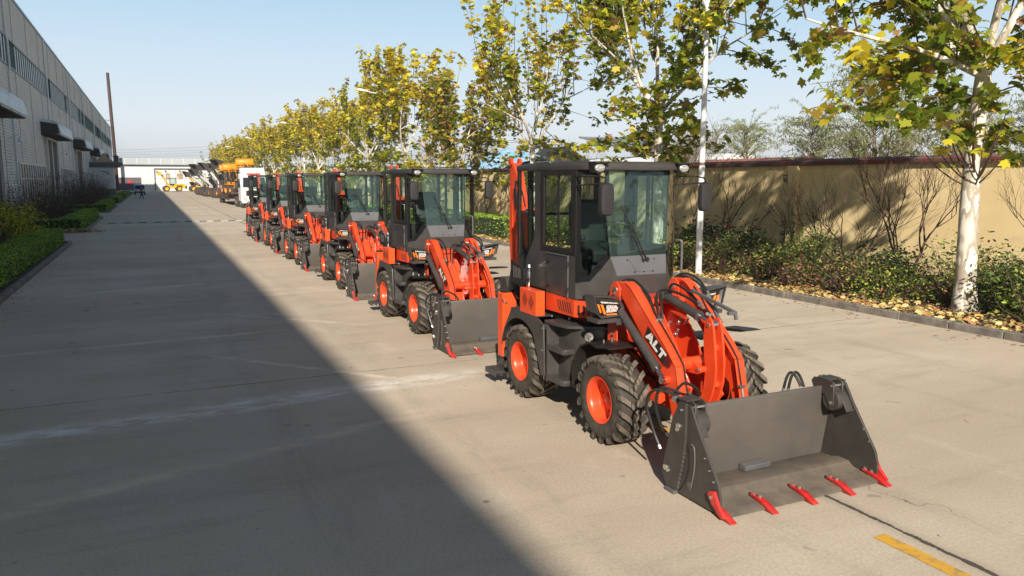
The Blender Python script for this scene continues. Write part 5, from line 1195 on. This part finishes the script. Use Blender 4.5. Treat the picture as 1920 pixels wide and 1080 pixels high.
lf = leaf_mesh('leaf_scraps', P, np.where(k_, .022, .05)*rng.uniform(.5, 1.3, n), palette(n, [(.34, .22, .09), (.22, .13, .06), (.45, .36, .16)], [3, 3, 2]), STAR, up=.75, tipdown=0, curl=.5, material='litter')
tag(lf, 'scattered dry leaf scraps on the concrete, mostly along both kerbs', 'fallen leaves', kind='stuff')
# ---------------------------------------------------------------- beyond the wall
mat('far_white', (0.72, 0.72, 0.72), .6); mat('far_wall', (0.45, 0.44, 0.42), .8, noise=.2, scale=.4); mat('far_wallb', (0.30, 0.28, 0.26), .8, noise=.2, scale=.4)
mat('far_slate', (0.035, 0.035, 0.04), .8, noise=.3, scale=1); mat('far_tile', (0.36, 0.13, 0.09), .8, noise=.3, scale=2); mat('blue_roof', (0.16, 0.42, 0.66), .55, col2=(0.42, 0.60, 0.75), scale=1.6, bump=.8, bscale=3); mat('far_dark', (0.26, 0.27, 0.29), .6, noise=.3, scale=1.5)
b1 = empty('arched_shed', (40, 55, 0), 0, 'long white shed with a low arched roof beyond the yellow wall', 'shed')
g = MB(); g.box(-3.2, 3.2, -9.5, 9.5, 0, 3.7); g.build('wall', 'far_white', b1)
g = MB(); pr = [(-3.5+7*k/14, 3.7+.95*math.sin(math.pi*k/14)) for k in range(15)]; g.prism([(p, z) for p, z in pr]+[(3.5, 3.55), (-3.5, 3.55)], -9.8, 9.8, 'y'); g.build('roof', 'far_white', b1)
b2 = empty('solar_roof_building', (60, 86, 0), 0, 'grey building with a dark slanted panel roof far beyond the wall', 'building')
g = MB(); g.box(-5, 5, -7.5, 7.5, 0, 5.5); g.build('wall', 'far_wallb', b2, smooth=False); g = MB(); g.prism([(-8.2, 5.6), (8.2, 8.4), (8.2, 8.6), (-8.2, 5.8)], -5.5, 5.5, 'x'); g.build('roof', 'far_dark', b2, smooth=False)  # roof grey lightened so distance haze is put into its colour
b3 = empty('dark_gable_shed', (28.5, 52.8, 0), 0, 'shed with a black pointed roof behind the foremost cab, beyond the wall', 'shed')
g = MB(); g.box(-1.6, 1.6, -1.8, 1.8, 0, 4.0); g.build('wall', 'far_wallb', b3, smooth=False); g = MB(); g.prism([(-2.0, 4.0), (2.0, 4.0), (0, 5.15)], -2, 2, 'y'); g.build('roof', 'far_slate', b3, smooth=False)
b4 = empty('blue_roof_shed', (24.5, 53.5, 0), 0, 'shed covered with crumpled light blue sheeting beyond the wall', 'shed')
g = MB(); g.box(-3.2, 3.2, -5, 5, 0, 3.1); g.build('wall', 'far_wall', b4, smooth=False)
g = MB(); N1, N2 = 18, 22; random.seed(9)
grid = [[(-3.8+7.6*i/N1, -5.6+11.2*j/N2, 3.05+2.1*(1-abs(2*i/N1-1.05))*(1-.45*abs(2*j/N2-.9))+random.gauss(0, .07)) for i in range(N1+1)] for j in range(N2+1)]
g.rings(grid, closed=False, cap=False); g.build('roof', 'blue_roof', b4)
b5 = empty('red_roof_house', (33, 34.5, 0), 0, 'low house with a faded red tile roof peeping over the yellow wall', 'house')
g = MB(); g.box(-3, 3, -3, 5.5, 0, 3.0); g.build('wall', 'far_wall', b5, smooth=False); g = MB(); g.prism([(-3.4, 3.0), (3.4, 3.0), (0, 3.95)], -3.4, 6, 'y'); g.build('roof', 'far_tile', b5, smooth=False)
b6 = empty('brown_block', (70, 60, 0), 0, 'row of low grey-brown houses on the horizon beyond the wall', 'building')
g = MB(); g.box(-4, 4, -24, 30, 0, 4.4); g.build('wall', 'far_wallb', b6, smooth=False); g = MB(); g.box(-4.3, 4.3, -24.3, 30.3, 4.4, 4.7); g.build('roof', 'far_tile', b6, smooth=False)
wcols = [(.30, .36, .13), (.38, .40, .18), (.42, .38, .20)]
wt1 = airy_tree('willow_tree', 131, 8.4, 3.3, 6500, .15, wcols, [3, 2, 1], droop=.42, strands=150)
at(wt1, 30.5, 25.4, 0); tag(wt1, 'pale green willow with drooping twigs beyond the yellow wall, right', 'willow', 'pale trees beyond the wall')
for k, (x, y, rz, s) in enumerate(((33, 31.5, 2.0, .78), (38, 22.5, 4.0, .8), (29, 20.5, 1.0, .72), (36, 40, 3, .8))):
    o = copy_tree(wt1); at(o, x, y, 0, rz, s); tag(o, ['smaller pale willow left of the tall one beyond the wall', 'pale willow behind the near white trunk, beyond the wall', 'low pale willow right of the tall one, partly behind plane leaves', 'pale willow above the white arched shed'][k], 'willow', 'pale trees beyond the wall')
at1 = airy_tree('sparse_tree', 141, 7.0, 2.6, 700, .07, [(.40, .37, .22), (.32, .33, .15), (.42, .32, .18)], [3, 2, 2], droop=-.03, strands=150, shape=OVAL)
for k, (x, y, rz, s) in enumerate(((35, 44, 0, .85), (40, 52, 2, 1.0), (31, 40, 4, .7), (44, 62, 1, 1.1), (50, 60, 5, 1.15), (38, 33, 3, .8), (27, 64, 3, 1.0), (48, 45, 2.7, .95), (28, 36, 5.6, .75), (34, 27, .5, .8), (60, 52, 1.9, 1.2), (26, 75, 3, 1.0), (54, 38, 4.4, 1.0), (25, 17, 2.4, .7), (45, 35, .7, 1.05), (24, 88, 0, 1.0))):
    o = at1 if k == 0 else copy_tree(at1); at(o, x, y, 0, rz, s); tag(o, '%s sparse nearly bare tree of the thin pale grove beyond the yellow wall' % ORD[k], 'bare tree', 'nearly bare trees beyond the wall')
# ---------------------------------------------------------------- far end of the road
mat('far_panel', (0.60, 0.61, 0.62), .6, noise=.06, scale=.3); mat('far_band', (0.36, 0.40, 0.42), .6); mat('far_charcoal', (0.10, 0.10, 0.11), .8); mat('gold_letter', (0.42, 0.25, 0.06), .5); mat('red_sign', (0.5, 0.03, 0.03), .5)  # eaves, door rail, shop door and vent cowl share one plain dark grey
fb = empty('far_workshop', (14, 200, 0), 0, 'white workshop with golden characters across its big front at the road end', 'workshop')
def fp(n, g, m, par=None, **k): return g.build(n, m, par or fb, off=(14, 200, 0), smooth=False, **k)
g = MB(); g.box(-60, 90, 200, 240, 0, 6.05); fp('wall', g, 'far_panel')
g = MB(); g.box(-60, 90, 199.5, 240, 6.05, 7.55); rf = fp('roof_band', g, 'far_band')
g = MB(); 
for k in range(60): g.box(-60+2.5*k, -60+2.5*k+.08, 199.45, 199.5, 6.1, 7.5)
fp('roof_seams', g, 'far_white', rf)
g = MB(); g.box(-60, 90, 199.35, 199.5, 6.0, 6.1); fp('eaves', g, 'far_charcoal', rf)
g = MB(); g.box(1.0, 27, 199.7, 199.95, 5.05, 5.25); g.box(1.0, 1.15, 199.75, 199.95, 0, 5.05); fp('door_rail', g, 'far_charcoal')
g = MB()
for k in range(12): g.box(1.2+2.2*k, 1.26+2.2*k, 199.93, 199.99, .3, 5.0)
for z in (1.4, 2.9, 4.2): g.box(1.2, 27, 199.93, 199.99, z, z+.05)
fp('panel_joints', g, 'far_band')
for k in range(7):
    g = MB(); g.prism([(199.95, 4.95), (199.4, 4.75), (199.4, 4.65), (199.95, 4.7)], 3.2+3.1*k, 3.5+3.1*k); fp('flood_light', g, 'far_band')
g = MB(); g.box(-8.0, -1.9, 199.8, 199.95, .2, 3.1); sd_ = fp('shop_door', g, 'far_charcoal')
g = MB(); g.box(-7.4, -2.5, 199.75, 199.8, 2.1, 2.2); g.box(-4.6, -4.0, 199.72, 199.8, 1.6, 2.5); fp('red_sign', g, 'red_sign', sd_)
CH = [  # strokes of 自 强 不 息 创 新 as polylines on a 10 x 10 grid
 [[(5, 10), (4, 8.6)], [(2, 8.5), (8, 8.5), (8, 0), (2, 0), (2, 8.5)], [(2, 5.7), (8, 5.7)], [(2, 2.8), (8, 2.8)]],
 [[(.5, 9), (3.5, 9), (3.5, 6.8), (.8, 6.8), (.8, 4.2), (3.6, 4.2), (3.3, .2), (2.2, .8)], [(5, 9.4), (9, 9.4), (9, 7.4), (5, 7.4), (5, 9.4)], [(4.6, 5.8), (9.4, 5.8), (9.4, 3.4), (4.6, 3.4), (4.6, 5.8)], [(7, 7.4), (7, .8)], [(4.4, .6), (9.4, 1.0)], [(8.6, 2), (9.8, .2)]],
 [[(.5, 9), (9.5, 9)], [(5.6, 9), (3.4, 5.6), (.6, 3.2)], [(5, 6.8), (5, 0)], [(5.8, 6), (9.2, 3.6)]],
 [[(5, 10), (4.3, 9)], [(2.6, 9), (7.4, 9), (7.4, 3.8), (2.6, 3.8), (2.6, 9)], [(2.6, 7.3), (7.4, 7.3)], [(2.6, 5.5), (7.4, 5.5)], [(1, 2.6), (.4, .8)], [(3, 2.8), (3.4, .4), (7, .4), (7.4, 1.4)], [(5, 3), (5.6, 1.8)], [(8.2, 2.8), (9.4, 1)]],
 [[(3, 10), (.4, 6.4)], [(3, 10), (5.8, 6.8)], [(1.8, 6), (4.6, 6), (4.6, 3.6), (3.8, 3.6)], [(1.8, 6), (1.8, .6), (5.2, .6), (5.2, 1.8)], [(7, 8.4), (7, 2.6)], [(9.2, 9.6), (9.2, .2), (8, .8)]],
 [[(2.6, 10), (2.8, 9)], [(.4, 8.8), (5, 8.8)], [(1.4, 8.2), (1.9, 6.8)], [(4, 8.2), (3.4, 6.8)], [(.3, 6.4), (5.1, 6.4)], [(.5, 4.4), (4.9, 4.4)], [(2.7, 6.4), (2.7, 0)], [(2.4, 4), (.6, 1.4)], [(3, 3.6), (4.6, 2)], [(9, 9.8), (6, 8.8), (6, 4), (5, .4)], [(6, 6), (9.8, 6)], [(8.2, 6), (8.2, 0)]]]
for k, st in enumerate(CH):
    g = MB(); X0, Z0, sc = 3.2+2.62*k, 2.75, .135
    for pl in st:
        for (xa, za), (xb, zb) in zip(pl, pl[1:]):
            d = Vector((xb-xa, zb-za)).normalized()*.42; n_v = Vector((-d.y, d.x))
            q = [(xa-d.x+n_v.x, za-d.y+n_v.y), (xb+d.x+n_v.x, zb+d.y+n_v.y), (xb+d.x-n_v.x, zb+d.y-n_v.y), (xa-d.x-n_v.x, za-d.y-n_v.y)]
            g.prism([(X0+x*sc, Z0+z*sc) for x, z in q], 199.80+.004*len(g.f)/6*.2, 199.90, 'y')
    fp('character', g, 'gold_letter')
# wheel loaders
def small_wheel(par, x, y, r, w, rimc, wm=None):
    e = empty('wheel', (x, y, r)); e.parent = par
    g = MB(); g.revx([(-w/2, r*.56), (-w/2, r*.9), (-w*.36, r), (w*.36, r), (w/2, r*.9), (w/2, r*.56)], 22)
    for k in range(16):
        a = 2*math.pi*k/16; g.tube([(-w*.45, -r*.99*math.cos(a), r*.99*math.sin(a)), (w*.45, -r*.99*math.cos(a+.15), r*.99*math.sin(a+.15))], r*.07, 4)
    g.build('tyre', 'tyre', e)
    g = MB(); g.revx([(-w/2-.01, r*.57), (-w*.40, r*.50), (-w*.15, r*.45), (-w*.15, .001)], 20); g.revx([(w/2+.01, r*.57), (w*.40, r*.50), (w*.15, r*.45), (w*.15, .001)], 20); g.build('rim', rimc, e)
def wheel_loader(name, body, arm, bucket, rim, lift=55, cabm='black', s=1.0):
    """faces -y ; body about 5 m long ; arm angle above horizontal"""
    r = empty(name, (0, 0, 0))
    for x in (-.75, .75):
        for y in (-1.15, 1.15): small_wheel(r, x, y, .58, .42, rim)
    g = MB(); g.prism([(.2, .75), (.25, 1.35), (.7, 1.55), (2.2, 1.5), (2.45, 1.3), (2.45, .75)], -.62, .62); g.box(-.35, .35, -1.5, .3, .6, 1.15); g.box(-.98, -.62, .65, 1.75, 1.2, 1.28); g.box(.62, .98, .65, 1.75, 1.2, 1.28)
    g.build('body', body, r, bevel=.05)
    g = MB(); g.box(-.66, .66, 2.3, 2.62, .55, 1.1); g.build('counterweight', 'black', r, bevel=.05)
    g = MB(); g.cyl((.3, 1.6, 1.5), (.3, 1.6, 2.0), .05, n=8); g.build('exhaust_pipe', 'steel', r)
    g = MB(); g.box(-.60, .60, -.45, .75, 1.2, 1.5); 
    for x in (-.58, .52):
        for y in (-.45, .69): g.box(x, x+.06, y, y+.06, 1.5, 2.55)
    g.box(-.66, .66, -.55, .85, 2.55, 2.68); c = g.build('cab', cabm, r, bevel=.02)
    g = MB(); g.box(-.585, -.575, -.39, .69, 1.5, 2.55); g.box(.575, .585, -.39, .69, 1.5, 2.55); g.box(-.52, .52, -.43, -.42, 1.5, 2.55); g.box(-.52, .52, .72, .73, 1.5, 2.55); g.build('cab_window', 'side_glass', c, smooth=False)
    a = R(lift); p0 = Vector((0, -.75, 1.45)); d = Vector((0, -math.cos(a), math.sin(a))); L = 2.35; u = Vector((0, d.z, -d.y))
    for x in (-.40, .32):
        g = MB(); q = [p0-u*-.10, p0+d*L*.55+u*.16, p0+d*L+u*.08, p0+d*L-u*.08, p0+d*L*.5-u*.10, p0-u*.12]
        g.prism([(v.y, v.z) for v in q], x, x+.08); g.build('lift_arm', arm, r, bevel=.02)
    g = MB(); g.prism([(-1.05, .5), (-.5, .6), (-.6, 1.5), (-.9, 1.55)], -.3, .3); tw = g.build('tower', arm, r, bevel=.02)
    g = MB(); m1 = p0+d*L*.55; g.cyl((.0, -.8, 1.05), m1, .07, n=10); g.cyl((0, -.75, 1.5), p0+d*L*.9+u*.28, .06, n=10); g.build('cylinder', 'chrome', tw)
    e = p0+d*L; f = Vector((0, e.y, e.z))
    g = MB(); pr = [(0.05, -.15), (.05, .30), (-.10, .42), (-.75, .55), (-.72, .50), (-.15, .34), (-.03, .22), (-.02, -.08), (-.25, -.28), (-.28, -.33)]
    ang = R(10); g.prism([(f.y+py, f.z+pz) for py, pz in pr], -.92, .92)
    for x in (-.94, .90): g.prism([(f.y+.05, f.z-.15), (f.y+.05, f.z+.30), (f.y-.10, f.z+.42), (f.y-.75, f.z+.55), (f.y-.28, f.z-.33)], x, x+.04)
    g.build('bucket', bucket, r, bevel=.01)
    return r
wy = wheel_loader('wheel_loader', 'yellow_paint', 'yellow_paint', 'yellow_paint', 'yellow_paint', 58)
at(wy, 4.4, 186, 0, R(-84), 1.12); tag(wy, 'yellow wheel loader with raised bucket in front of the white workshop, left of two', 'wheel loader', 'yellow wheel loaders before the workshop')
o = copy_tree(wy); at(o, 9.7, 184, 0, R(-80), 1.12); tag(o, 'yellow wheel loader with raised bucket, right of two, beside the black machines', 'wheel loader', 'yellow wheel loaders before the workshop')
wr = wheel_loader('wheel_loader', 'orange', 'orange', 'bucket_out', 'amber_paint', 8)
at(wr, 10.4, 160, 0, R(-70), .95); tag(wr, 'small red wheel loader with lowered bucket between yellow and black machines', 'wheel loader')
wb = wheel_loader('wheel_loader', 'grey_paint', 'white_arm', 'bucket_out', 'amber_paint', 56)
wb2 = wheel_loader('wheel_loader', 'grey_paint', 'bucket_out', 'bucket_out', 'amber_paint', 66)
wb3 = wheel_loader('wheel_loader', 'grey_paint', 'white_arm', 'bucket_out', 'amber_paint', 40)
seen_ = set()
for k, (q, x, y, a, s) in enumerate(((1, 10.9, 114, -72, 1.30), (0, 10.0, 119, -80, 1.28), (1, 10.3, 124, -66, 1.22), (2, 9.4, 129, -76, 1.2), (0, 9.6, 136, -70, 1.3), (2, 8.9, 143, -82, 1.15))):
    src = (wb, wb2, wb3)[q]; o = src if q not in seen_ else copy_tree(src); seen_.add(q); at(o, x, y, 0, R(a), s); tag(o, '%s dark grey wheel loader with raised arms, counted from the truck backwards' % ORD[k], 'wheel loader', 'dark wheel loaders with raised buckets')
# lorry with low loader trailer
tk = empty('truck_tractor', (8.85, 78.6, 0), R(1), 'white lorry tractor unit parked behind the last red loader', 'truck')
g = MB(); g.prism([(-2.6, .55), (-2.62, 1.1), (-2.5, 1.9), (-2.2, 3.0), (-1.9, 3.15), (-.3, 3.2), (-.3, .8), (-.7, .6), (-1.4, .62)], -1.22, 1.22); g.build('cab', 'white_paint', tk, bevel=.09, seg=3)
g = MB(); g.prism([(-2.05, 3.1), (-1.5, 3.72), (-.4, 3.8), (-.35, 3.15)], -1.1, 1.1); g.build('roof_fairing', 'white_paint', tk, bevel=.07, seg=2)
g = MB(); g.sheet([(-1.05, -2.555, 1.95), (1.05, -2.555, 1.95), (.98, -2.27, 2.86), (-.98, -2.27, 2.86)], (0, .03, .01)); g.build('windscreen', 'car_glass', tk, smooth=False)
g = MB(); 
for x in (-1.235, 1.215): g.prism([(-2.2, 1.9), (-2.0, 2.7), (-1.25, 2.7), (-1.25, 1.9)], x, x+.02)
g.build('side_window', 'car_glass', tk, smooth=False)
g = MB(); g.box(-1.2, 1.2, -2.68, -2.55, .45, 1.05); g.build('bumper', 'white_paint', tk, bevel=.05)
g = MB(); g.box(-.8, .8, -2.66, -2.58, 1.15, 1.65); g.build('grille', 'black', tk)
g = MB(); 
for x in (-1.05, .75): g.box(x, x+.3, -2.70, -2.66, .7, .95)
g.build('headlamp', 'lamp_clear', tk)
g = MB(); g.box(-.6, .6, -2.12, -2.05, 3.12, 3.26); g.build('name_board', 'red_sign', tk)
for x in (-1.42, 1.42): g = MB(); g.box(x-.06, x+.06, -2.35, -2.2, 1.95, 2.75); g.build('mirror', 'black', tk, bevel=.03)
g = MB(); g.box(-.45, .45, -.8, 3.4, .75, 1.0); g.box(-1.1, 1.1, .0, .8, .5, 1.0); g.build('frame', 'rust_deck', tk)
for y in (-1.75, 1.5, 2.75):
    for x in (-1.03, 1.03): small_wheel(tk, x, y, .50, .36, 'steel')
tr = empty('low_loader_trailer', (8.85, 82, 0), R(1), 'rusty low loader trailer hitched behind the white lorry, carrying yellow machines', 'trailer')
g = MB(); g.box(-1.45, 1.45, .6, 3.2, 1.20, 1.42); g.prism([(3.2, 1.42), (4.2, .95), (16, .95), (16, .72), (4.0, .72), (3.2, 1.2)], -1.45, 1.45); g.box(-1.45, -1.38, 3, 16, .55, .75); g.build('deck', 'rust_deck', tr)
g = MB(); [g.prism([(15.9, .9), (16.5, 2.6), (16.6, 2.6), (16.1, .9)], -1.4+.3*q, -1.4+.3*q+.14) for q in range(10)]; [g.box(-1.4, 1.4, 16.05+.28*q, 16.12+.28*q, 1.2+.8*q, 1.3+.8*q) for q in range(2)]; g.build('ramp', 'rust_deck', tr)
for y in (12, 13.1, 14.2):
    for x in (-1.15, 1.15): small_wheel(tr, x, y, .42, .34, 'steel')
wt = wheel_loader('wheel_loader', 'amber_paint', 'amber_paint', 'amber_paint', 'amber_paint', 46)
for k, (x, y, a, z) in enumerate(((8.9, 84.4, 172, 1.42), (8.5, 88.8, 186, .95), (8.9, 92.4, 175, .95), (8.6, 95.6, 184, .95))):
    o = wt if k == 0 else copy_tree(wt); at(o, x, y, z, R(a), .94); tag(o, '%s orange-yellow wheel loader on the trailer, counted from the lorry cab' % ORD[k], 'wheel loader', 'orange-yellow wheel loaders on the trailer')
# parked car
cr_ = empty('parked_car', (-1.75, 150, 0), R(2), 'silver grey van parked on the left near the road end', 'van')
g = MB(); g.prism([(-2.2, .35), (-2.25, .8), (-1.5, 1.0), (-.8, 1.65), (-.3, 1.78), (1.9, 1.78), (2.15, 1.1), (2.2, .35)], -.85, .85); g.build('body', 'car_silver', cr_, bevel=.08, seg=2)
g = MB(); g.sheet([(-.72, -1.47, 1.03), (.72, -1.47, 1.03), (.66, -.83, 1.63), (-.66, -.83, 1.63)], (0, -.02, .02)); g.build('windscreen', 'car_glass', cr_, smooth=False)
g = MB()
for x in (-.865, .845): g.prism([(-1.1, 1.05), (-.65, 1.62), (1.8, 1.62), (1.95, 1.05)], x, x+.02)
g.build('side_window', 'car_glass', cr_, smooth=False)
g = MB()
for x in (-.75, .45): g.box(x, x+.3, -2.28, -2.2, .68, .82)
g.build('headlight', 'lamp_clear', cr_)
g = MB(); g.box(-.8, .8, -2.28, -2.2, .36, .55); g.build('bumper', 'black', cr_)
for y in (-1.4, 1.4):
    for x in (-.75, .75): small_wheel(cr_, x, y, .31, .2, 'steel')
# guard hut with the tent-shaped roof
mat('hut_wall', (0.52, 0.56, 0.58), .8, col2=(.22, .26, .27), scale=1.4, thr=(.36, .42)); mat('tent', (0.36, 0.26, 0.16), .8)
ht = empty('guard_hut', (-5.4, 112, 0), 0, 'pale painted guard hut with brown tent-shaped roof at the end of the shrubs', 'hut')
g = MB(); g.box(-1.6, 1.35, -1.8, 1.8, 0, 1.5); g.build('plinth', 'plinth', ht, smooth=False)
g = MB(); g.box(-1.55, 1.3, -1.75, 1.75, 1.5, 4.2); g.build('wall', 'hut_wall', ht, smooth=False)
g = MB(); g.box(-1.8, 2.3, -2.0, 2.0, 4.45, 4.8); g.box(-1.8, 2.0, -2, 2, 4.2, 4.38); g.build('eaves', 'far_charcoal', ht, smooth=False)
g = MB(); rings = []
for (r_, z_) in ((2.1, 4.80), (1.5, 4.95), (1.0, 5.2), (.5, 5.6), (.12, 6.0)): rings.append([(r_*math.cos(R(45+90*k))+.25, r_*math.sin(R(45+90*k)), z_) for k in range(4)])
g.rings(rings); g.build('tent_roof', 'tent', ht, smooth=False)
g = MB(); g.box(1.3, 1.9, -.3, .3, 4.8, 5.6); g.cyl((1.6, 0, 5.6), (1.6, 0, 5.75), .5, .1, n=10); g.build('vent_cowl', 'far_charcoal', ht)
# overhead cables
g = MB()
for k in range(4):
    pts = []
    for q in range(13): t = q/12; pts.append((-30+60*t, 215-3*k, 7.9+.40*k+2.2*t*(1+.1*k)-4*.7*t*(1-t)))
    g.tube(pts, .03, 3)
for x, z in ((-30, 9.5), (30, 12)): g.cyl((x, 211, 0), (x, 211, z), .15, n=8)
tag(g.build('overhead_cables', 'far_dark'), 'thin dark overhead cables above the white workshop roof', 'cables')
# green mesh fence above the wall far back
mat('mesh_green', (0.02, 0.12, 0.09), .8)
g = MB()
for k in range(61): g.box(XR+.12, XR+.16, 60+2*k, 60.05+2*k, 3.3, 5.0)
for q in range(12): g.box(XR+.13, XR+.15, 60, 180, 3.35+.14*q, 3.39+.14*q)
tag(g.build('mesh_fence', 'mesh_green', smooth=False), 'dark green mesh fence on top of the far part of the boundary wall', 'fence')
# walking person
def person():
    root = empty('person', (-1.15, 114.8, 0), R(75), 'person in a grey jacket and dark trousers walking across the shaded road', 'person')
    J = [((0, 0, .95), .14), ((0, 0, 1.12), .135), ((0, 0, 1.32), .16), ((0, 0, 1.46), .08), ((0, -.01, 1.53), .055), ((0, -.02, 1.60), .085), ((0, -.02, 1.68), .09),
         ((.19, 0, 1.41), .065), ((.23, .12, 1.17), .045), ((.22, .06, .93), .035), ((.22, .03, .85), .03), ((-.19, 0, 1.41), .065), ((-.23, -.10, 1.17), .045), ((-.22, -.22, .95), .035), ((-.22, -.27, .88), .03),
         ((.09, 0, .88), .10), ((.10, -.14, .50), .065), ((.10, -.17, .08), .045), ((.10, -.28, .04), .035), ((-.09, 0, .88), .10), ((-.10, .06, .48), .065), ((-.10, .22, .10), .045), ((-.10, .14, .03), .035)]
    E = [(0, 1), (1, 2), (2, 3), (3, 4), (4, 5), (5, 6), (3, 7), (7, 8), (8, 9), (9, 10), (3, 11), (11, 12), (12, 13), (13, 14), (0, 15), (15, 16), (16, 17), (17, 18), (0, 19), (19, 20), (20, 21), (21, 22)]
    me = bpy.data.meshes.new('body'); me.from_pydata([j[0] for j in J], E, []); o = bpy.data.objects.new('body', me); COL.objects.link(o); o.parent = root
    sk = o.modifiers.new('skin', 'SKIN')
    for v, j in zip(me.skin_vertices[0].data, J): v.radius = (j[1], j[1])
    me.skin_vertices[0].data[0].use_root = True
    sb = o.modifiers.new('sub', 'SUBSURF'); sb.levels = 1; sb.render_levels = 1
    bpy.context.view_layer.update(); m2 = bpy.data.meshes.new_from_object(o.evaluated_get(bpy.context.evaluated_depsgraph_get())); o.modifiers.clear(); o.data = m2
    m2.materials.clear(); 
    for q in ('jacket', 'trousers', 'skin'): m2.materials.append(M[q])
    for p in m2.polygons: z = p.center.z; p.material_index = 1 if z < .90 and abs(p.center.x) < .17 else (2 if z > 1.52 or z < .92 else 0)
    m2.shade_smooth()
    g = MB(); g.revx([(-.088, .03), (-.06, .085), (0, .108), (.06, .085), (.088, .03)], 14, (0, .0, 1.70)); g.build('hair', 'hair', root)
person()
# ---------------------------------------------------------------- autumn haze over the whole yard
m = bpy.data.materials.new('haze'); m.use_nodes = True; t = m.node_tree; t.nodes.clear()
o_ = t.nodes.new('ShaderNodeOutputMaterial'); v_ = t.nodes.new('ShaderNodeVolumePrincipled'); v_.inputs['Color'].default_value = (.86, .90, .95, 1); v_.inputs['Density'].default_value = 0.0007; v_.inputs['Anisotropy'].default_value = .3
t.links.new(v_.outputs[0], o_.inputs['Volume']); M['haze'] = m
g = MB(); g.box(-1600, 1600, -1600, 1600, -1.5, 30); hz = g.build('haze', 'haze', smooth=False); tag(hz, 'thin pale autumn haze over the whole yard', 'haze', kind='stuff')
